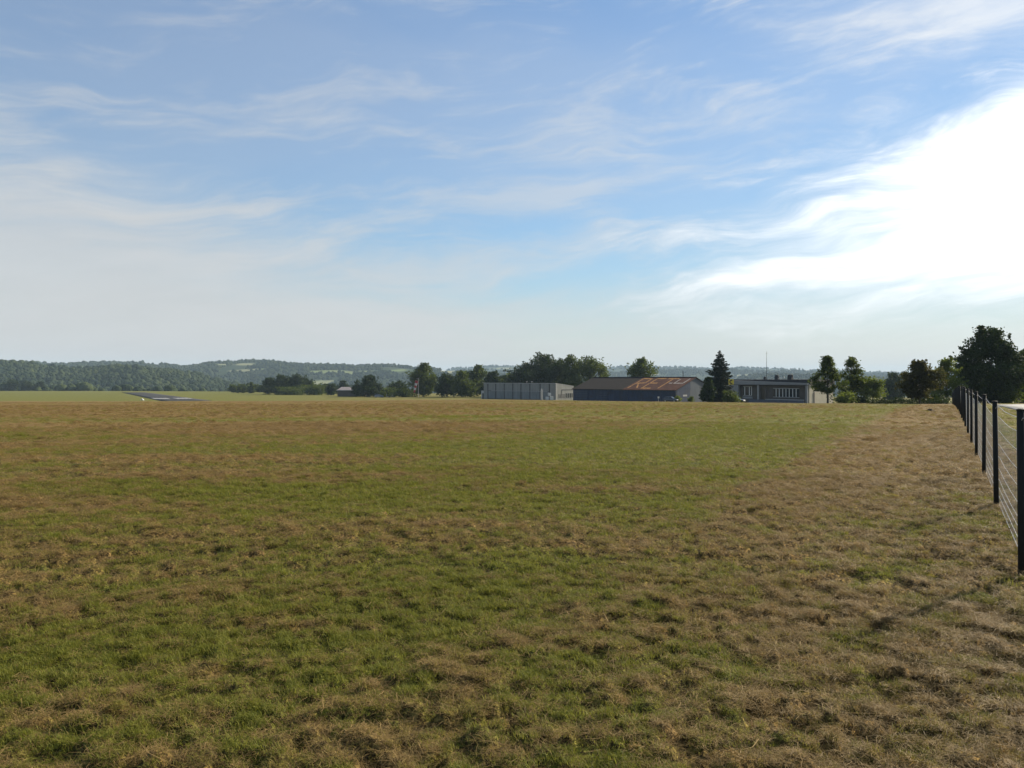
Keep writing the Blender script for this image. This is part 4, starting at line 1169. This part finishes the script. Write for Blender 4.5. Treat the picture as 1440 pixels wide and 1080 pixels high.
# runway edge marker
mk = at(200, 296); mo = tag(empty('runway_marker', (mk.x, mk.y, mk.z)), 'small white marker board at the edge of the dark runway', 'marker')
MB().prism([(-.7, 0.1), (.7, 0.1), (0, .7)], -.35, .35).build('board', M_WHITE, mo)
for sx in (-.5, .5): MB().tube([(sx, 0, -.25), (sx, 0, .12)], .05, 6).build('leg', M_FASC, mo)

# parked cars
M_TYRE = plain('tyre', (0.015, 0.015, 0.015), .9, .1)
M_RIM = plain('rim', (0.35, 0.35, 0.36), .35, .05, 1, .6)
M_LAMP = plain('headlight', (0.7, 0.7, 0.68), .15, .05)
M_TAIL = plain('tail_light', (0.35, 0.02, 0.02), .3, .05)
def car(label, px, Y, rz, col, ln=4.1):
    p_ = at(px, Y); r_ = tag(empty('parked_car', p_, rz), label, 'car')
    mt, n, p = material('car_paint', .3); p.inputs['Base Color'].default_value = (*col, 1); p.inputs['Coat Weight'].default_value = .5
    h = ln / 2
    MB().prism([(-h, .28), (h, .28), (h, .62), (h - .12, .74), (h * .48, .88), (-h * .82, .92), (-h, .80)], -.82, .82).build('body', mt, r_, .05, True)
    cab = MB().hexa([(-h * .84, -.76, .90), (h * .50, -.76, .86), (h * .50, .76, .86), (-h * .84, .76, .90), (-h * .66, -.62, 1.42), (h * .16, -.62, 1.44), (h * .16, .62, 1.44), (-h * .66, .62, 1.42)]).build('cabin', mt, r_, .04, True)
    for sy in (-1, 1):
        for x0, x1, x2, x3 in ((-h * .74, -h * .22, -h * .22, -h * .60), (-h * .18, h * .40, h * .14, -h * .18)):
            mb = MB(); vs = [mb.bm.verts.new(c_) for c_ in ((x0, sy * .772, .96), (x1, sy * .772, .94), (x2, sy * .655, 1.36), (x3, sy * .655, 1.36))]
            mb.bm.faces.new(vs); ge = mb.bm.faces[:]
            ex = bmesh.ops.extrude_face_region(mb.bm, geom=ge)
            for v_ in [g_ for g_ in ex['geom'] if isinstance(g_, bmesh.types.BMVert)]: v_.co.y += sy * .012
            mb.build('window', M_GLASS, r_)
        for wx_ in (-h * .62, h * .62):
            ty = MB().tube([(wx_, sy * .62, .31), (wx_, sy * .84, .31)], .31, 18).build('tyre', M_TYRE, r_)
            MB().tube([(wx_, sy * .80, .31), (wx_, sy * .855, .31)], .19, 14).build('rim', M_RIM, ty)
        MB().box(h - .10, h + .015, sy * .52 - .17, sy * .52 + .17, .58, .70).build('headlight', M_LAMP, r_)
        MB().box(-h - .015, -h + .08, sy * .60 - .12, sy * .60 + .12, .60, .78).build('tail_light', M_TAIL, r_)
    MB().hexa([(h * .52, -.66, .92), (h * .54, -.66, .92), (h * .54, .66, .92), (h * .52, .66, .92), (h * .21, -.56, 1.38), (h * .23, -.56, 1.38), (h * .23, .56, 1.38), (h * .21, .56, 1.38)]).build('windscreen', M_GLASS, r_)
    return r_
car('dark blue car parked at the corner of the blue hangar', 943, 213, R(-30), (0.018, 0.025, 0.045))
car('dark car parked behind the shrub by the low building', 1034, 168, R(-35), (0.012, 0.014, 0.022))
car('pale grey car parked by the yellow shrub near the shed', 533, 350, R(10), (0.25, 0.26, 0.28))

# trailer near the shed
tp = at(547.5, 345); tr_ = tag(empty('grey_trailer', tp, R(8)), 'small grey flatbed trailer near the yellow green shrub', 'trailer')
MB().box(-1.3, 1.3, -.7, .7, .5, .62).build('bed', M_FASC, tr_)
MB().box(-1.3, -1.24, -.7, .7, .63, 1.5).build('headboard', M_TRIM, tr_)
MB().box(1.22, 1.3, -.7, .7, .63, 1.25).build('tailboard', M_TRIM, tr_)
MB().tube([(1.3, 0, .5), (2.3, 0, .42)], .05, 6).build('drawbar', M_FASC, tr_)
for sy in (-1, 1):
    MB().tube([(0, sy * .55, .3), (0, sy * .75, .3)], .3, 14).build('wheel', M_TYRE, tr_)

# molehills on the brown strip and in the field
def mound(label, px, Y, w, h, seed):
    p_ = at(px, Y); nv = 22
    r_ = np.random.default_rng(seed)
    V, Q = [], []
    rings = [1.0, .8, .55, .28]
    for k, q_ in enumerate(rings):
        for a in range(nv):
            t = 6.283 * a / nv; rr_ = w / 2 * q_ * (1 + .22 * r_.uniform(-1, 1))
            V.append((rr_ * math.cos(t), rr_ * .75 * math.sin(t), h * (1 - q_ ** 1.6) * (1 + .35 * r_.uniform(-1, 1)) - (.06 if k == 0 else 0)))
    V.append((0, 0, h))
    for k in range(3):
        for a in range(nv): Q.append((k * nv + a, k * nv + (a + 1) % nv, (k + 1) * nv + (a + 1) % nv, (k + 1) * nv + a))
    T_ = [(3 * nv + a, 3 * nv + (a + 1) % nv, 4 * nv, 4 * nv) for a in range(nv)]
    me = bpy.data.meshes.new('molehill'); me.from_pydata(V, [], Q + [t[:3] for t in T_]); me.materials.append(M_EARTH)
    o = link('molehill', me); o.location = (p_.x, p_.y, float(ground(np.array([p_.x]), np.array([p_.y]))[0]))
    return tag(o, label, 'molehill')
M_EARTH = plain('dark_earth', (0.045, 0.029, 0.015), .95, .4, 14, 0, .8, 25)
mound('small dark molehill on the brown strip before the purple tinged tree', 1308, 41.5, .55, .13, 1)

# ------------------------------------------------------------------ haze
m = bpy.data.materials.new('haze_air'); m.use_nodes = True
nt = m.node_tree; nt.nodes.clear()
vol = nt.nodes.new('ShaderNodeVolumePrincipled')
vol.inputs['Color'].default_value = (0.62, 0.82, 1.0, 1)
vol.inputs['Density'].default_value = 0.000105
vol.inputs['Anisotropy'].default_value = 0.0
out = nt.nodes.new('ShaderNodeOutputMaterial'); nt.links.new(vol.outputs[0], out.inputs['Volume'])
hz = MB().box(-8200, 8200, -7700, 8200, -63, 112).build('haze', m)
tag(hz, 'thin pale blue summer haze over the whole valley', 'haze', None, 'stuff')
